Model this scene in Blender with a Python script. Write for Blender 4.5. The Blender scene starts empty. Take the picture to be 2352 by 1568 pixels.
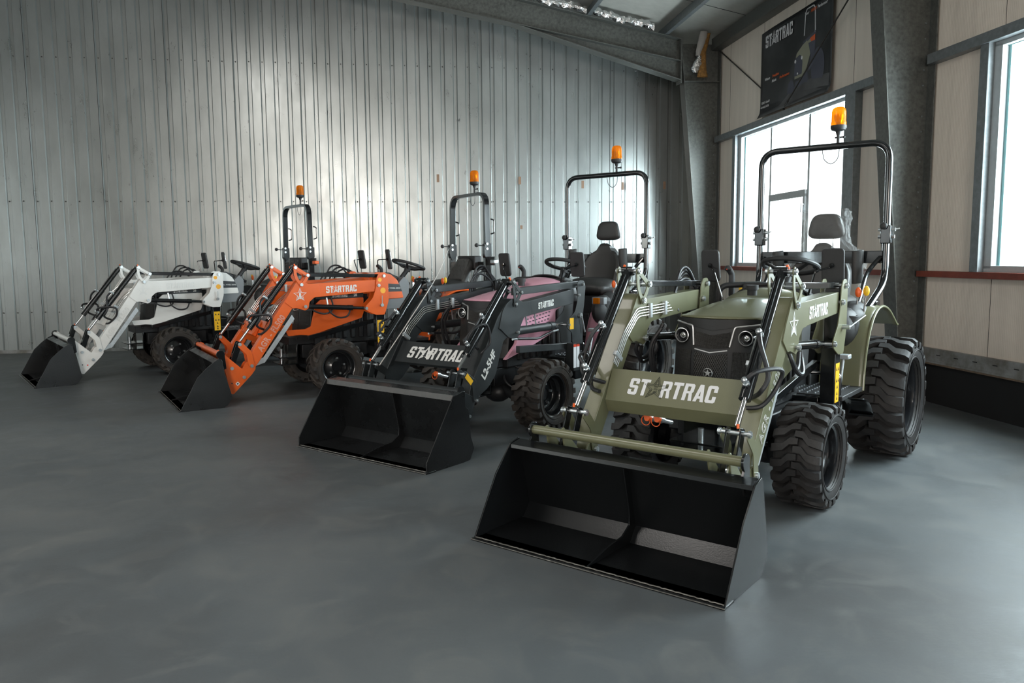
import bpy, math, random
from mathutils import Vector, Matrix
random.seed(7)
scene = bpy.context.scene
COL = scene.collection

# ------------------------------------------------------------------ camera
PITCH, ROLL, FPX, CAMH = 0.106543, -0.0083465, 1808.68, 1.4
Fv = Vector((0, math.cos(PITCH), -math.sin(PITCH)))
R0 = Vector((1, 0, 0)); U0 = R0.cross(Fv); _a = -ROLL
Rv = R0*math.cos(_a) - U0*math.sin(_a); Uv = U0*math.cos(_a) + R0*math.sin(_a)
cam_data = bpy.data.cameras.new('camera')
cam_data.sensor_width = 36.0
cam_data.lens = FPX/2352*36.0
cam_data.clip_start = 0.05
cam = bpy.data.objects.new('camera', cam_data); COL.objects.link(cam)
Mc = Matrix((Rv, Uv, -Fv)).transposed().to_4x4(); Mc.translation = Vector((0, 0, CAMH))
cam.matrix_world = Mc
scene.camera = cam

# ------------------------------------------------------------------ colour management / world
scene.view_settings.view_transform = 'Standard'
scene.view_settings.look = 'None'
scene.view_settings.gamma = 1.0
scene.view_settings.use_curve_mapping = False
scene.view_settings.exposure = 1.48
scene.cycles.use_denoising = True
scene.cycles.max_bounces = 8
scene.cycles.diffuse_bounces = 4
scene.cycles.glossy_bounces = 4
scene.cycles.transparent_max_bounces = 12
scene.cycles.sample_clamp_indirect = 6.0
world = bpy.data.worlds.new('world'); scene.world = world
world.use_nodes = True
bg = world.node_tree.nodes['Background']
bg.inputs[0].default_value = (0.93, 0.97, 1.0, 1)
bg.inputs[1].default_value = 1.4

# hall frame: K is the far right corner; s runs left along the back wall, t runs towards the camera
TH = math.radians(7.9)
K = Vector((3.111, 13.47, 0))
E1 = Vector((math.cos(TH), math.sin(TH), 0)); E2 = Vector((math.sin(TH), -math.cos(TH), 0))
def W(s, t, z): return K - E1*s + E2*t + Vector((0, 0, z))
HALL_S, HALL_T = 19.0, 26.0
WIN_T = [(1.80, 4.66), (6.84, 9.70), (11.84, 14.70), (16.84, 19.70)]
WZ0, WZ1 = 1.27, 3.12

def area_light(name, pos, direction, sx, sy, power, color, spread=180):
    ld = bpy.data.lights.new(name, 'AREA'); ld.shape = 'RECTANGLE'; ld.size = sx; ld.size_y = sy
    ld.energy = power; ld.color = color; ld.spread = math.radians(spread)
    o = bpy.data.objects.new(name, ld); COL.objects.link(o)
    o.location = pos; o.rotation_euler = Vector(direction).to_track_quat('-Z', 'Z').to_euler()
    return o
# daylight standing outside the four windows of the right wall, and outside the roller door behind the camera
WIN_POWER = [240, 230, 120, 120]
for i, (ta, tb) in enumerate(WIN_T):
    area_light('window_daylight', W(-0.34, (ta+tb)/2, (WZ0+WZ1)/2), -E1, tb-ta+0.3, WZ1-WZ0+0.3, WIN_POWER[i], (0.86, 0.95, 1.0))
area_light('door_daylight', W(7.5, HALL_T+0.1, 2.1), -E2, 5.0, 4.0, 300, (1.0, 0.90, 0.80))
# added side fill from the unseen left wall, brightening the right wall
area_light('left_side_fill', W(HALL_S+.30, 11.0, 2.6), E1, 16.0, 2.2, 430, (1.0, 0.93, 0.84))
# row of added overhead fill lamps, out of view high in the hall
for tt in (9.0, 14.5, 20.0):
    area_light('overhead_fill', W(8.2, tt, 6.0), (0, 0, -1), 1.2, 3.0, 50, (1.0, 0.96, 0.91))

# ------------------------------------------------------------------ materials
MATS = {}
def mat(name, color, rough=0.5, metal=0.0, noise=0.0, nscale=8.0, bump=0.0, bscale=40.0, rvar=0.0, color2=None, coat=0.0, trans=0.0, alpha=1.0, stretch=(1, 1, 1), spec=0.5, ior=None):
    if name in MATS: return MATS[name]
    m = bpy.data.materials.new(name); m.use_nodes = True
    nt = m.node_tree; b = nt.nodes['Principled BSDF']; MATS[name] = m
    c = (*color, 1)
    b.inputs['Base Color'].default_value = c
    b.inputs['Roughness'].default_value = rough
    b.inputs['Metallic'].default_value = metal
    b.inputs['Coat Weight'].default_value = coat
    b.inputs['Coat Roughness'].default_value = 0.08
    b.inputs['Transmission Weight'].default_value = trans
    b.inputs['Alpha'].default_value = alpha
    b.inputs['Specular IOR Level'].default_value = spec
    if ior: b.inputs['IOR'].default_value = ior
    tc = nt.nodes.new('ShaderNodeTexCoord'); mp = nt.nodes.new('ShaderNodeMapping')
    mp.inputs['Scale'].default_value = stretch
    nt.links.new(tc.outputs['Object'], mp.inputs['Vector'])
    if noise > 0 or rvar > 0:
        n = nt.nodes.new('ShaderNodeTexNoise'); n.inputs['Scale'].default_value = nscale; n.inputs['Detail'].default_value = 6
        n.inputs['Roughness'].default_value = 0.62
        nt.links.new(mp.outputs['Vector'], n.inputs['Vector'])
        if noise > 0:
            r = nt.nodes.new('ShaderNodeValToRGB')
            c2 = color2 if color2 else tuple(x*(1-noise) for x in color)
            r.color_ramp.elements[0].position = 0.32; r.color_ramp.elements[0].color = (*c2, 1)
            r.color_ramp.elements[1].position = 0.68; r.color_ramp.elements[1].color = c
            nt.links.new(n.outputs['Fac'], r.inputs['Fac']); nt.links.new(r.outputs['Color'], b.inputs['Base Color'])
        if rvar > 0:
            mr = nt.nodes.new('ShaderNodeMapRange'); mr.inputs['From Min'].default_value = 0.3; mr.inputs['From Max'].default_value = 0.7
            mr.inputs['To Min'].default_value = max(0.02, rough-rvar); mr.inputs['To Max'].default_value = min(1, rough+rvar)
            nt.links.new(n.outputs['Fac'], mr.inputs['Value']); nt.links.new(mr.outputs['Result'], b.inputs['Roughness'])
    if bump > 0:
        n2 = nt.nodes.new('ShaderNodeTexNoise'); n2.inputs['Scale'].default_value = bscale; n2.inputs['Detail'].default_value = 4
        nt.links.new(mp.outputs['Vector'], n2.inputs['Vector'])
        bp = nt.nodes.new('ShaderNodeBump'); bp.inputs['Strength'].default_value = bump; bp.inputs['Distance'].default_value = 0.01
        nt.links.new(n2.outputs['Fac'], bp.inputs['Height']); nt.links.new(bp.outputs['Normal'], b.inputs['Normal'])
    return m

def N(nt, typ, **kw):
    n = nt.nodes.new(typ)
    for k, v in kw.items():
        if k in n.inputs.keys() if hasattr(n.inputs, 'keys') else False: n.inputs[k].default_value = v
        else: setattr(n, k, v)
    return n

M_OLIVE = mat('olive_paint', (0.158, 0.160, 0.090), 0.36, noise=0.12, nscale=5, bump=0.05, bscale=220, coat=0.25)
M_ORANGE = mat('orange_paint', (0.80, 0.125, 0.012), 0.34, noise=0.08, nscale=5, bump=0.04, bscale=220, coat=0.25)
M_WHITE = mat('white_paint', (0.80, 0.79, 0.76), 0.36, noise=0.08, nscale=5, bump=0.04, bscale=220, coat=0.2)
M_PINK = mat('pink_paint', (0.74, 0.37, 0.47), 0.3, noise=0.06, nscale=5, coat=0.4)
M_BLACKPAINT = mat('black_loader_paint', (0.022, 0.026, 0.028), 0.42, noise=0.3, nscale=6, bump=0.06, bscale=180, rvar=0.08)
M_BUCKET = mat('black_bucket_paint', (0.012, 0.013, 0.014), 0.3, noise=0.35, nscale=3, bump=0.10, bscale=120, rvar=0.10)
M_GLOSSBLACK = mat('gloss_black', (0.008, 0.009, 0.010), 0.16, coat=0.4)
M_CHASSIS = mat('chassis_black', (0.014, 0.015, 0.017), 0.45, noise=0.4, nscale=14, bump=0.15, bscale=60)
M_PLASTIC = mat('black_plastic', (0.022, 0.022, 0.023), 0.55, bump=0.08, bscale=300)
M_GREYPL = mat('grey_plastic', (0.19, 0.20, 0.21), 0.5, bump=0.05, bscale=200)
M_RUBBERK = mat('clean_tyre_rubber', (0.030, 0.027, 0.026), 0.62, noise=0.45, nscale=7, color2=(0.012, 0.012, 0.013), bump=0.2, bscale=50)
M_RUBBER = mat('tyre_rubber', (0.064, 0.052, 0.043), 0.72, noise=0.55, nscale=7, color2=(0.020, 0.019, 0.019), bump=0.25, bscale=50)
M_HOSE = mat('rubber_hose', (0.018, 0.018, 0.020), 0.4, bump=0.2, bscale=260)
M_RIM = mat('black_rim', (0.012, 0.013, 0.015), 0.22, coat=0.3)
M_CHROME = mat('chrome_rod', (0.75, 0.75, 0.76), 0.12, metal=1.0)
M_TRIM = mat('bright_trim', (0.80, 0.80, 0.80), 0.32, metal=0.7)
M_ZINC = mat('zinc_fitting', (0.62, 0.66, 0.68), 0.30, metal=0.85, noise=0.2, nscale=30)
M_SILVER = mat('galvanised_part', (0.58, 0.62, 0.64), 0.42, metal=0.55, noise=0.25, nscale=18)
M_PIPE = mat('steel_pipe', (0.72, 0.72, 0.70), 0.25, metal=0.95)
M_WORN = mat('worn_steel', (0.33, 0.31, 0.28), 0.42, metal=0.8, noise=0.6, nscale=30, bump=0.4, bscale=120)
M_DECAL = mat('white_decal', (0.72, 0.72, 0.70), 0.5)
M_DECALD = mat('dark_decal', (0.02, 0.022, 0.026), 0.4)
M_YELLOW = mat('yellow_sticker', (0.85, 0.47, 0.015), 0.45)
M_AMBERDISC = mat('amber_sticker', (0.9, 0.42, 0.03), 0.45)
M_ORPLAST = mat('orange_plastic', (0.85, 0.13, 0.02), 0.4)
M_YELPLAST = mat('yellow_plastic', (0.85, 0.50, 0.02), 0.4)
M_REDMARK = mat('red_marker', (0.75, 0.06, 0.02), 0.45)
M_SEAT = mat('seat_vinyl', (0.028, 0.027, 0.026), 0.45, bump=0.12, bscale=160)
M_GLASSL = mat('lamp_lens', (0.8, 0.8, 0.8), 0.05, trans=0.9, ior=1.45)
M_MIRROR = mat('mirror_glass', (0.7, 0.72, 0.73), 0.03, metal=1.0)
M_LABEL = mat('white_label', (0.75, 0.76, 0.78), 0.4)
M_BLUELABEL = mat('pale_blue_label', (0.42, 0.58, 0.70), 0.4)

def film_mat():
    m = bpy.data.materials.new('clear_plastic_film'); m.use_nodes = True; nt = m.node_tree
    for n in list(nt.nodes):
        if n.type != 'OUTPUT_MATERIAL': nt.nodes.remove(n)
    out = [n for n in nt.nodes if n.type == 'OUTPUT_MATERIAL'][0]
    tr = nt.nodes.new('ShaderNodeBsdfTransparent'); tr.inputs[0].default_value = (0.90, 0.90, 0.89, 1)
    gl = nt.nodes.new('ShaderNodeBsdfPrincipled'); gl.inputs['Base Color'].default_value = (0.55, 0.55, 0.55, 1); gl.inputs['Roughness'].default_value = 0.18
    mx = nt.nodes.new('ShaderNodeMixShader'); mx.inputs[0].default_value = 0.13
    n2 = nt.nodes.new('ShaderNodeTexNoise'); n2.inputs['Scale'].default_value = 14; n2.inputs['Detail'].default_value = 3; n2.inputs['Distortion'].default_value = 1.5
    bp = nt.nodes.new('ShaderNodeBump'); bp.inputs['Strength'].default_value = 0.9; bp.inputs['Distance'].default_value = 0.04
    tc = nt.nodes.new('ShaderNodeTexCoord'); nt.links.new(tc.outputs['Object'], n2.inputs['Vector'])
    nt.links.new(n2.outputs['Fac'], bp.inputs['Height']); nt.links.new(bp.outputs['Normal'], gl.inputs['Normal'])
    nt.links.new(tr.outputs[0], mx.inputs[1]); nt.links.new(gl.outputs[0], mx.inputs[2]); nt.links.new(mx.outputs[0], out.inputs['Surface'])
    return m
M_FILM = film_mat()
def glass_mat(name, tint, rough, fac):
    m = bpy.data.materials.new(name); m.use_nodes = True; nt = m.node_tree
    for n in list(nt.nodes):
        if n.type != 'OUTPUT_MATERIAL': nt.nodes.remove(n)
    out = [n for n in nt.nodes if n.type == 'OUTPUT_MATERIAL'][0]
    tr = nt.nodes.new('ShaderNodeBsdfTransparent'); tr.inputs[0].default_value = (*tint, 1)
    gl = nt.nodes.new('ShaderNodeBsdfGlossy'); gl.inputs['Roughness'].default_value = rough
    mx = nt.nodes.new('ShaderNodeMixShader'); mx.inputs[0].default_value = fac
    nt.links.new(tr.outputs[0], mx.inputs[1]); nt.links.new(gl.outputs[0], mx.inputs[2]); nt.links.new(mx.outputs[0], out.inputs['Surface'])
    return m
M_GLASS = glass_mat('window_glass', (0.93, 0.97, 0.97), 0.02, 0.06)
M_GLASSEDGE = mat('teal_sealant', (0.16, 0.33, 0.34), 0.4)
def amber_mat():
    m = bpy.data.materials.new('amber_lens'); m.use_nodes = True; nt = m.node_tree
    b = nt.nodes['Principled BSDF']; out = [n for n in nt.nodes if n.type == 'OUTPUT_MATERIAL'][0]
    b.inputs['Base Color'].default_value = (0.95, 0.30, 0.01, 1); b.inputs['Roughness'].default_value = 0.12; b.inputs['Coat Weight'].default_value = 0.5
    tl = nt.nodes.new('ShaderNodeBsdfTranslucent'); tl.inputs[0].default_value = (1.0, 0.42, 0.02, 1)
    tr = nt.nodes.new('ShaderNodeBsdfTransparent'); tr.inputs[0].default_value = (1.0, 0.50, 0.05, 1)
    m1 = nt.nodes.new('ShaderNodeMixShader'); m1.inputs[0].default_value = 0.55
    m2 = nt.nodes.new('ShaderNodeMixShader'); m2.inputs[0].default_value = 0.45
    wv = nt.nodes.new('ShaderNodeTexWave'); wv.inputs['Scale'].default_value = 34; wv.bands_direction = 'Z'
    tc = nt.nodes.new('ShaderNodeTexCoord'); nt.links.new(tc.outputs['Object'], wv.inputs['Vector'])
    bp = nt.nodes.new('ShaderNodeBump'); bp.inputs['Strength'].default_value = 0.4; bp.inputs['Distance'].default_value = 0.004
    nt.links.new(wv.outputs['Fac'], bp.inputs['Height']); nt.links.new(bp.outputs['Normal'], b.inputs['Normal'])
    nt.links.new(b.outputs[0], m1.inputs[1]); nt.links.new(tl.outputs[0], m1.inputs[2])
    nt.links.new(m1.outputs[0], m2.inputs[1]); nt.links.new(tr.outputs[0], m2.inputs[2]); nt.links.new(m2.outputs[0], out.inputs['Surface'])
    return m
M_AMBER = amber_mat()
def grille_mat(name, scale, hexy):
    m = bpy.data.materials.new(name); m.use_nodes = True; nt = m.node_tree; b = nt.nodes['Principled BSDF']
    b.inputs['Roughness'].default_value = 0.5
    tc = nt.nodes.new('ShaderNodeTexCoord'); sx = nt.nodes.new('ShaderNodeSeparateXYZ'); nt.links.new(tc.outputs['Object'], sx.inputs[0])
    def mth(op, a, b_=None):
        n = nt.nodes.new('ShaderNodeMath'); n.operation = op
        for i, v in enumerate((a, b_)):
            if v is None: continue
            if isinstance(v, (int, float)): n.inputs[i].default_value = v
            else: nt.links.new(v, n.inputs[i])
        return n.outputs[0]
    ky = math.pi*scale; kz = ky*(0.62 if hexy else 1.0)
    c1 = mth('COSINE', mth('MULTIPLY', sx.outputs[1], ky)); c2 = mth('COSINE', mth('MULTIPLY', sx.outputs[2], kz))
    pr = mth('ABSOLUTE', mth('MULTIPLY', c1, c2)) if not hexy else mth('ABSOLUTE', mth('ADD', mth('MULTIPLY', c1, 0.5), mth('MULTIPLY', c2, 0.5)))
    gt = mth('GREATER_THAN', pr, 0.42)
    mx = nt.nodes.new('ShaderNodeMix'); mx.data_type = 'RGBA'
    nt.links.new(gt, mx.inputs[0]); mx.inputs[6].default_value = (0.040, 0.037, 0.034, 1); mx.inputs[7].default_value = (0.003, 0.003, 0.003, 1)
    nt.links.new(mx.outputs[2], b.inputs['Base Color'])
    bp = nt.nodes.new('ShaderNodeBump'); bp.inputs['Strength'].default_value = 0.8; bp.inputs['Distance'].default_value = 0.004; bp.invert = True
    nt.links.new(pr, bp.inputs['Height']); nt.links.new(bp.outputs['Normal'], b.inputs['Normal'])
    return m
M_HEXGRILLE = grille_mat('hexagon_grille', 150, True)
M_FINEGRILLE = grille_mat('fine_mesh_grille', 150, False)

# ------------------------------------------------------------------ mesh helpers
OFF = Vector((0, 0, 0))
class MB:
    def __init__(s): s.v = []; s.f = []
    def add(s, vs, fs):
        o = len(s.v); s.v += [Vector(p) for p in vs]; s.f += [tuple(i+o for i in f) for f in fs]; return s
    def box(s, x0, x1, y0, y1, z0, z1):
        return s.add([(x0,y0,z0),(x1,y0,z0),(x1,y1,z0),(x0,y1,z0),(x0,y0,z1),(x1,y0,z1),(x1,y1,z1),(x0,y1,z1)],
                     [(0,3,2,1),(4,5,6,7),(0,1,5,4),(1,2,6,5),(2,3,7,6),(3,0,4,7)])
    def frame_box(s, o, a, b, c):
        o, a, b, c = map(Vector, (o, a, b, c))
        if a.cross(b).dot(c) < 0: a, b = b, a
        return s.add([o,o+a,o+a+b,o+b,o+c,o+a+c,o+a+b+c,o+b+c],[(0,3,2,1),(4,5,6,7),(0,1,5,4),(1,2,6,5),(2,3,7,6),(3,0,4,7)])
    def beam(s, p0, p1, w, h, side=(0,1,0)):
        p0, p1 = Vector(p0), Vector(p1); d = p1-p0; sd = Vector(side); sd = (sd - d*(sd.dot(d)/d.length_squared)).normalized(); up = d.cross(sd).normalized()
        return s.frame_box(p0 - sd*w/2 - up*h/2, d, sd*w, up*h)
    def prism(s, pts, y0, y1):
        n = len(pts); ar = sum(pts[i][0]*pts[(i+1)%n][1]-pts[(i+1)%n][0]*pts[i][1] for i in range(n))
        if ar < 0: pts = pts[::-1]
        vs = [(x, y0, z) for x, z in pts] + [(x, y1, z) for x, z in pts]
        fs = [tuple(range(n)), tuple(range(2*n-1, n-1, -1))] + [(i, i+n, (i+1)%n+n, (i+1)%n) for i in range(n)]
        return s.add(vs, fs)
    def prismv(s, pts, o, r, u, nrm):
        o, r, u, nrm = map(Vector, (o, r, u, nrm)); n = len(pts)
        ar = sum(pts[i][0]*pts[(i+1)%n][1]-pts[(i+1)%n][0]*pts[i][1] for i in range(n))
        if ar < 0: pts = pts[::-1]
        vs = [o+r*x+u*y for x, y in pts] + [o+r*x+u*y+nrm for x, y in pts]
        return s.add(vs, [tuple(range(n-1, -1, -1)), tuple(range(n, 2*n))] + [(i, (i+1)%n, (i+1)%n+n, i+n) for i in range(n)])
    def cyl(s, p0, p1, r, r2=None, n=14, caps=True):
        p0, p1 = Vector(p0), Vector(p1); r2 = r if r2 is None else r2; d = (p1-p0).normalized()
        a = d.orthogonal().normalized(); b = d.cross(a)
        vs = [p0+(a*math.cos(2*math.pi*i/n)+b*math.sin(2*math.pi*i/n))*r for i in range(n)]+[p1+(a*math.cos(2*math.pi*i/n)+b*math.sin(2*math.pi*i/n))*r2 for i in range(n)]
        fs = [(i, (i+1)%n, (i+1)%n+n, i+n) for i in range(n)]
        if caps: fs += [tuple(range(n-1,-1,-1)), tuple(range(n,2*n))]
        return s.add(vs, fs)
    def tube(s, pts, r, n=8, closed=False, caps=True, flat=None):
        pts = [Vector(p) for p in pts]; m = len(pts); rings = []
        t0 = (pts[1]-pts[0]).normalized(); a = t0.orthogonal().normalized()
        if flat is not None: a = Vector(flat).normalized()
        for i, p in enumerate(pts):
            if closed: t = (pts[(i+1)%m]-pts[i-1]).normalized()
            else: t = (pts[min(i+1,m-1)]-pts[max(i-1,0)]).normalized()
            a = (a - t*a.dot(t)).normalized(); b = t.cross(a); ring = []
            for k in range(n):
                an = 2*math.pi*(k+0.5*(n==4))/n
                if isinstance(r, tuple): q = p + a*math.cos(an)*r[0] + b*math.sin(an)*r[1]
                else: q = p + (a*math.cos(an)+b*math.sin(an))*r
                ring.append(q)
            rings.append(ring)
        vs = [q for ring in rings for q in ring]; fs = []
        for i in range(m if closed else m-1):
            for k in range(n):
                j = (i+1)%m; fs.append((i*n+k, i*n+(k+1)%n, j*n+(k+1)%n, j*n+k))
        if caps and not closed: fs += [tuple(range(n-1,-1,-1)), tuple(range((m-1)*n, m*n))]
        return s.add(vs, fs)
    def lathe(s, prof, o, axis='z', n=24, closed=False):
        o = Vector(o); m = len(prof)
        ax = {'x': (Vector((0,1,0)),Vector((0,0,1)),Vector((1,0,0))), 'y': (Vector((0,0,1)),Vector((1,0,0)),Vector((0,1,0))), 'z': (Vector((1,0,0)),Vector((0,1,0)),Vector((0,0,1)))}[axis]
        vs = []
        for i in range(n):
            c, sn = math.cos(2*math.pi*i/n), math.sin(2*math.pi*i/n)
            for r, h in prof: vs.append(o+ax[0]*(c*r)+ax[1]*(sn*r)+ax[2]*h)
        fs = []
        for i in range(n):
            j = (i+1)%n
            for k in range(m if closed else m-1):
                l = (k+1)%m; fs.append((i*m+k, j*m+k, j*m+l, i*m+l))
        return s.add(vs, fs)
    def grid(s, fn, nu, nv):
        vs = [fn(i/nu, j/nv) for i in range(nu+1) for j in range(nv+1)]
        fs = [(i*(nv+1)+j, (i+1)*(nv+1)+j, (i+1)*(nv+1)+j+1, i*(nv+1)+j+1) for i in range(nu) for j in range(nv)]
        return s.add(vs, fs)
    def ball(s, c, r, n=12, sc=(1,1,1)):
        c = Vector(c); m = n//2
        return s.grid(lambda u, v: c+Vector((sc[0]*r*math.sin(math.pi*v)*math.cos(2*math.pi*u), sc[1]*r*math.sin(math.pi*v)*math.sin(2*math.pi*u), sc[2]*r*math.cos(math.pi*v))), n, m)
    def mesh(s, name, smooth=35):
        me = bpy.data.meshes.new(name)
        me.from_pydata([tuple(p+OFF) for p in s.v], [], s.f); me.validate()
        if smooth:
            for p in me.polygons: p.use_smooth = True
            me.set_sharp_from_angle(angle=math.radians(smooth))
        me.update(); return me
    def build(s, name, m, parent=None, bevel=0, smooth=35, solid=0, label=None, sub=0):
        me = s.mesh(name, smooth); me.materials.append(m)
        o = bpy.data.objects.new(name, me); COL.objects.link(o)
        if parent is not None: o.parent = parent
        if sub:
            md = o.modifiers.new('sub', 'SUBSURF'); md.levels = sub; md.render_levels = sub
        if solid:
            md = o.modifiers.new('sol', 'SOLIDIFY'); md.thickness = solid; md.offset = -1
        if bevel:
            md = o.modifiers.new('bev', 'BEVEL'); md.width = bevel; md.segments = 2; md.limit_method = 'ANGLE'; md.angle_limit = math.radians(40)
        if label: o['label'] = label
        return o

class Pieces:
    """collects loose pieces that each become an object of their own"""
    def __init__(s): s.items = []
    def new(s): m = MB(); s.items.append(m); return m
    def build(s, name, m, parent, **k): return [q.build(name, m, parent, **k) for q in s.items]

def arcpts(c, r, a0, a1, n, plane='xz', k=0):
    out = []
    for i in range(n+1):
        a = math.radians(a0+(a1-a0)*i/n)
        out.append((c[0]+r*math.cos(a), c[1]+r*math.sin(a)))
    return out
def smooth_path(pts, n=6):
    P = [Vector(p) for p in pts]; out = []
    for i in range(len(P)-1):
        p0 = P[max(i-1, 0)]; p1 = P[i]; p2 = P[i+1]; p3 = P[min(i+2, len(P)-1)]
        for k in range(n):
            t = k/n; out.append(0.5*((2*p1)+(p2-p0)*t+(2*p0-5*p1+4*p2-p3)*t*t+(3*p1-p0-3*p2+p3)*t**3))
    out.append(P[-1]); return out
def round_path(pts, r, n=5):
    P = [Vector(p) for p in pts]; out = [P[0]]
    for i in range(1, len(P)-1):
        a = (P[i-1]-P[i]); b = (P[i+1]-P[i]); rr = min(r, a.length*.49, b.length*.49)
        p0 = P[i]+a.normalized()*rr; p2 = P[i]+b.normalized()*rr
        for k in range(n+1):
            t = k/n; out.append(p0*(1-t)**2+P[i]*2*t*(1-t)+p2*t*t)
    out.append(P[-1]); return out
def round_poly(pts, r, n=3):
    m = len(pts); out = []
    for i in range(m):
        p = Vector(pts[i]); a = Vector(pts[i-1])-p; b = Vector(pts[(i+1)%m])-p; rr = min(r, a.length*.4, b.length*.4)
        p0 = p+a.normalized()*rr; p2 = p+b.normalized()*rr
        for k in range(n+1):
            t = k/n; q = p0*(1-t)**2+p*2*t*(1-t)+p2*t*t; out.append((q.x, q.y))
    return out

# ---- lettering
def rc(x0, y0, x1, y1): return [(x0,y0),(x1,y0),(x1,y1),(x0,y1)]
GL = {
 'S': [[(0,.08),(.08,0),(.44,0),(.52,.08),(.52,.17),(0,.17)], rc(0,.15,.18,.32), [(.34,.15),(.52,.15),(.52,.50),(.44,.58),(.34,.58)], rc(.08,.42,.44,.58), [(0,.50),(.08,.42),(.18,.42),(.18,.86),(0,.86)], [(0,.83),(.52,.83),(.52,.92),(.44,1),(.08,1),(0,.92)], rc(.34,.68,.52,.86)],
 'T': [rc(0,.82,.52,1), rc(.17,0,.35,.84)],
 'R': [rc(0,0,.18,1), rc(.16,.83,.44,1), [(.34,.45),(.44,.45),(.52,.54),(.52,.92),(.44,1),(.34,1)], rc(.16,.42,.44,.56), [(.30,.46),(.46,.46),(.53,0),(.35,0)]],
 'A': [[(0,0),(.17,0),(.33,1),(.17,1)], [(.54,0),(.37,0),(.21,1),(.37,1)], rc(.12,.18,.42,.33)],
 'C': [[(0,.08),(.08,0),(.18,0),(.18,1),(.08,1),(0,.92)], [(.10,0),(.44,0),(.52,.08),(.52,.17),(.10,.17)], [(.10,1),(.44,1),(.52,.92),(.52,.83),(.10,.83)], rc(.34,.15,.52,.38), rc(.34,.62,.52,.85)],
}
def star_pts(cx, cy, R, r, rot=90):
    return [(cx+(R if i%2==0 else r)*math.cos(math.radians(rot+36*i)), cy+(R if i%2==0 else r)*math.sin(math.radians(rot+36*i))) for i in range(10)]
def star_emblem(mb, cx, cy, R, put):
    o = star_pts(cx, cy, R, R*.42); i_ = star_pts(cx, cy, R*.86, R*.34)
    for k in range(10):
        j = (k+1)%10; put([o[k], o[j], i_[j], i_[k]])
    put([(cx-.10*R, cy-.55*R), (cx+.10*R, cy-.55*R), (cx+.14*R, cy+.1*R), (cx, cy+.62*R), (cx-.14*R, cy+.1*R)])
    put([(cx-.48*R, cy-.72*R), (cx-.22*R, cy-.62*R), (cx-.12*R, cy-.10*R), (cx-.22*R, cy-.2*R)])
    put([(cx+.48*R, cy-.72*R), (cx+.22*R, cy-.62*R), (cx+.12*R, cy-.10*R), (cx+.22*R, cy-.2*R)])
def startrac(mb, o, r, u, nrm, h, thick=0.0012, shear=0.0, wscale=1.0, star=True, starmb=None, starmb2=None):
    """big condensed lettering, the first A is a star; o = lower left corner"""
    o, r, u, nrm = map(Vector, (o, r, u, nrm)); r = r.normalized(); u = u.normalized(); nrm = nrm.normalized()*thick
    x = 0.0
    for ch in 'ST*RTRAC':
        if ch == '*':
            cx, cy = x+.30, .5
            def put(p): mb.prismv([((a+shear*b)*h*wscale, b*h) for a, b in p], o, r, u, nrm)
            if starmb is None: star_emblem(mb, cx, cy, .66, put)
            else:
                def put2(p, m_, k=1.0): m_.prismv([((a+shear*b)*h*wscale, b*h) for a, b in p], o, r, u, nrm*k)
                if starmb2 is not None:      # solid star with a dark fir tree
                    put2(star_pts(cx, cy, .70, .29), starmb, 1.3)
                    for w_, y0, y1 in ((.15, -.30, -.02), (.12, -.12, .16), (.09, .06, .36)): put2([(cx-w_, cy+y0), (cx+w_, cy+y0), (cx, cy+y1)], starmb2, 2.2)
                    put2(rc(cx-.03, cy-.42, cx+.03, cy-.28), starmb2, 2.2)
                else:
                    o1 = star_pts(cx, cy, .74, .31); i1 = star_pts(cx, cy, .68, .275); o2 = star_pts(cx, cy, .56, .21); i2 = star_pts(cx, cy, .52, .18)
                    for A_, B_ in ((o1, i1), (o2, i2)):
                        for k in range(10): put2([A_[k], A_[(k+1)%10], B_[(k+1)%10], B_[k]], starmb, 1.2)
                    for q in range(6): put2([(cx-.10, cy-.30+q*.10), (cx+.10, cy-.24+q*.10), (cx+.10, cy-.21+q*.10), (cx-.10, cy-.27+q*.10)], starmb, 1.2)
            x += .62
        else:
            tgt = mb.new() if isinstance(mb, Pieces) else mb
            for gi, p in enumerate(GL[ch]): tgt.prismv([((x+a+shear*b)*h*wscale, b*h) for a, b in p], o, r, u, nrm*(1+.12*gi))
            x += .60
    return x*h*wscale
STW = 4.82
def font_text(txt, name, m, parent, o, r, u, h, bold=0.0, outline=0.0, extrude=0.0006, shear=0.0, spacing=1.0, xs=1.0):
    cu = bpy.data.curves.new(name, 'FONT'); cu.body = txt; cu.size = 1.0; cu.extrude = extrude/h if not outline else 0; cu.offset = bold; cu.shear = shear; cu.space_character = spacing
    cu.resolution_u = 3
    if outline: cu.fill_mode = 'NONE'; cu.bevel_depth = outline; cu.bevel_resolution = 0
    ob = bpy.data.objects.new(name, cu); COL.objects.link(ob)
    dg = bpy.context.evaluated_depsgraph_get(); me = bpy.data.meshes.new_from_object(ob.evaluated_get(dg))
    bpy.data.objects.remove(ob); bpy.data.curves.remove(cu)
    r = Vector(r).normalized(); u = Vector(u).normalized(); nrm = r.cross(u); sc = h/0.72
    for v in me.vertices:
        c = v.co.copy(); v.co = Vector(o)+r*(c.x*sc*xs)+u*(c.y*sc)+nrm*(c.z*sc)+OFF
    me.materials.clear(); me.materials.append(m)
    ob = bpy.data.objects.new(name, me); COL.objects.link(ob)
    if parent is not None: ob.parent = parent
    return ob

def structure(o): o['kind'] = 'structure'; return o
def tag(o, label, cat, group=None):
    o['label'] = label; o['category'] = cat
    if group: o['group'] = group
    return o

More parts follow.
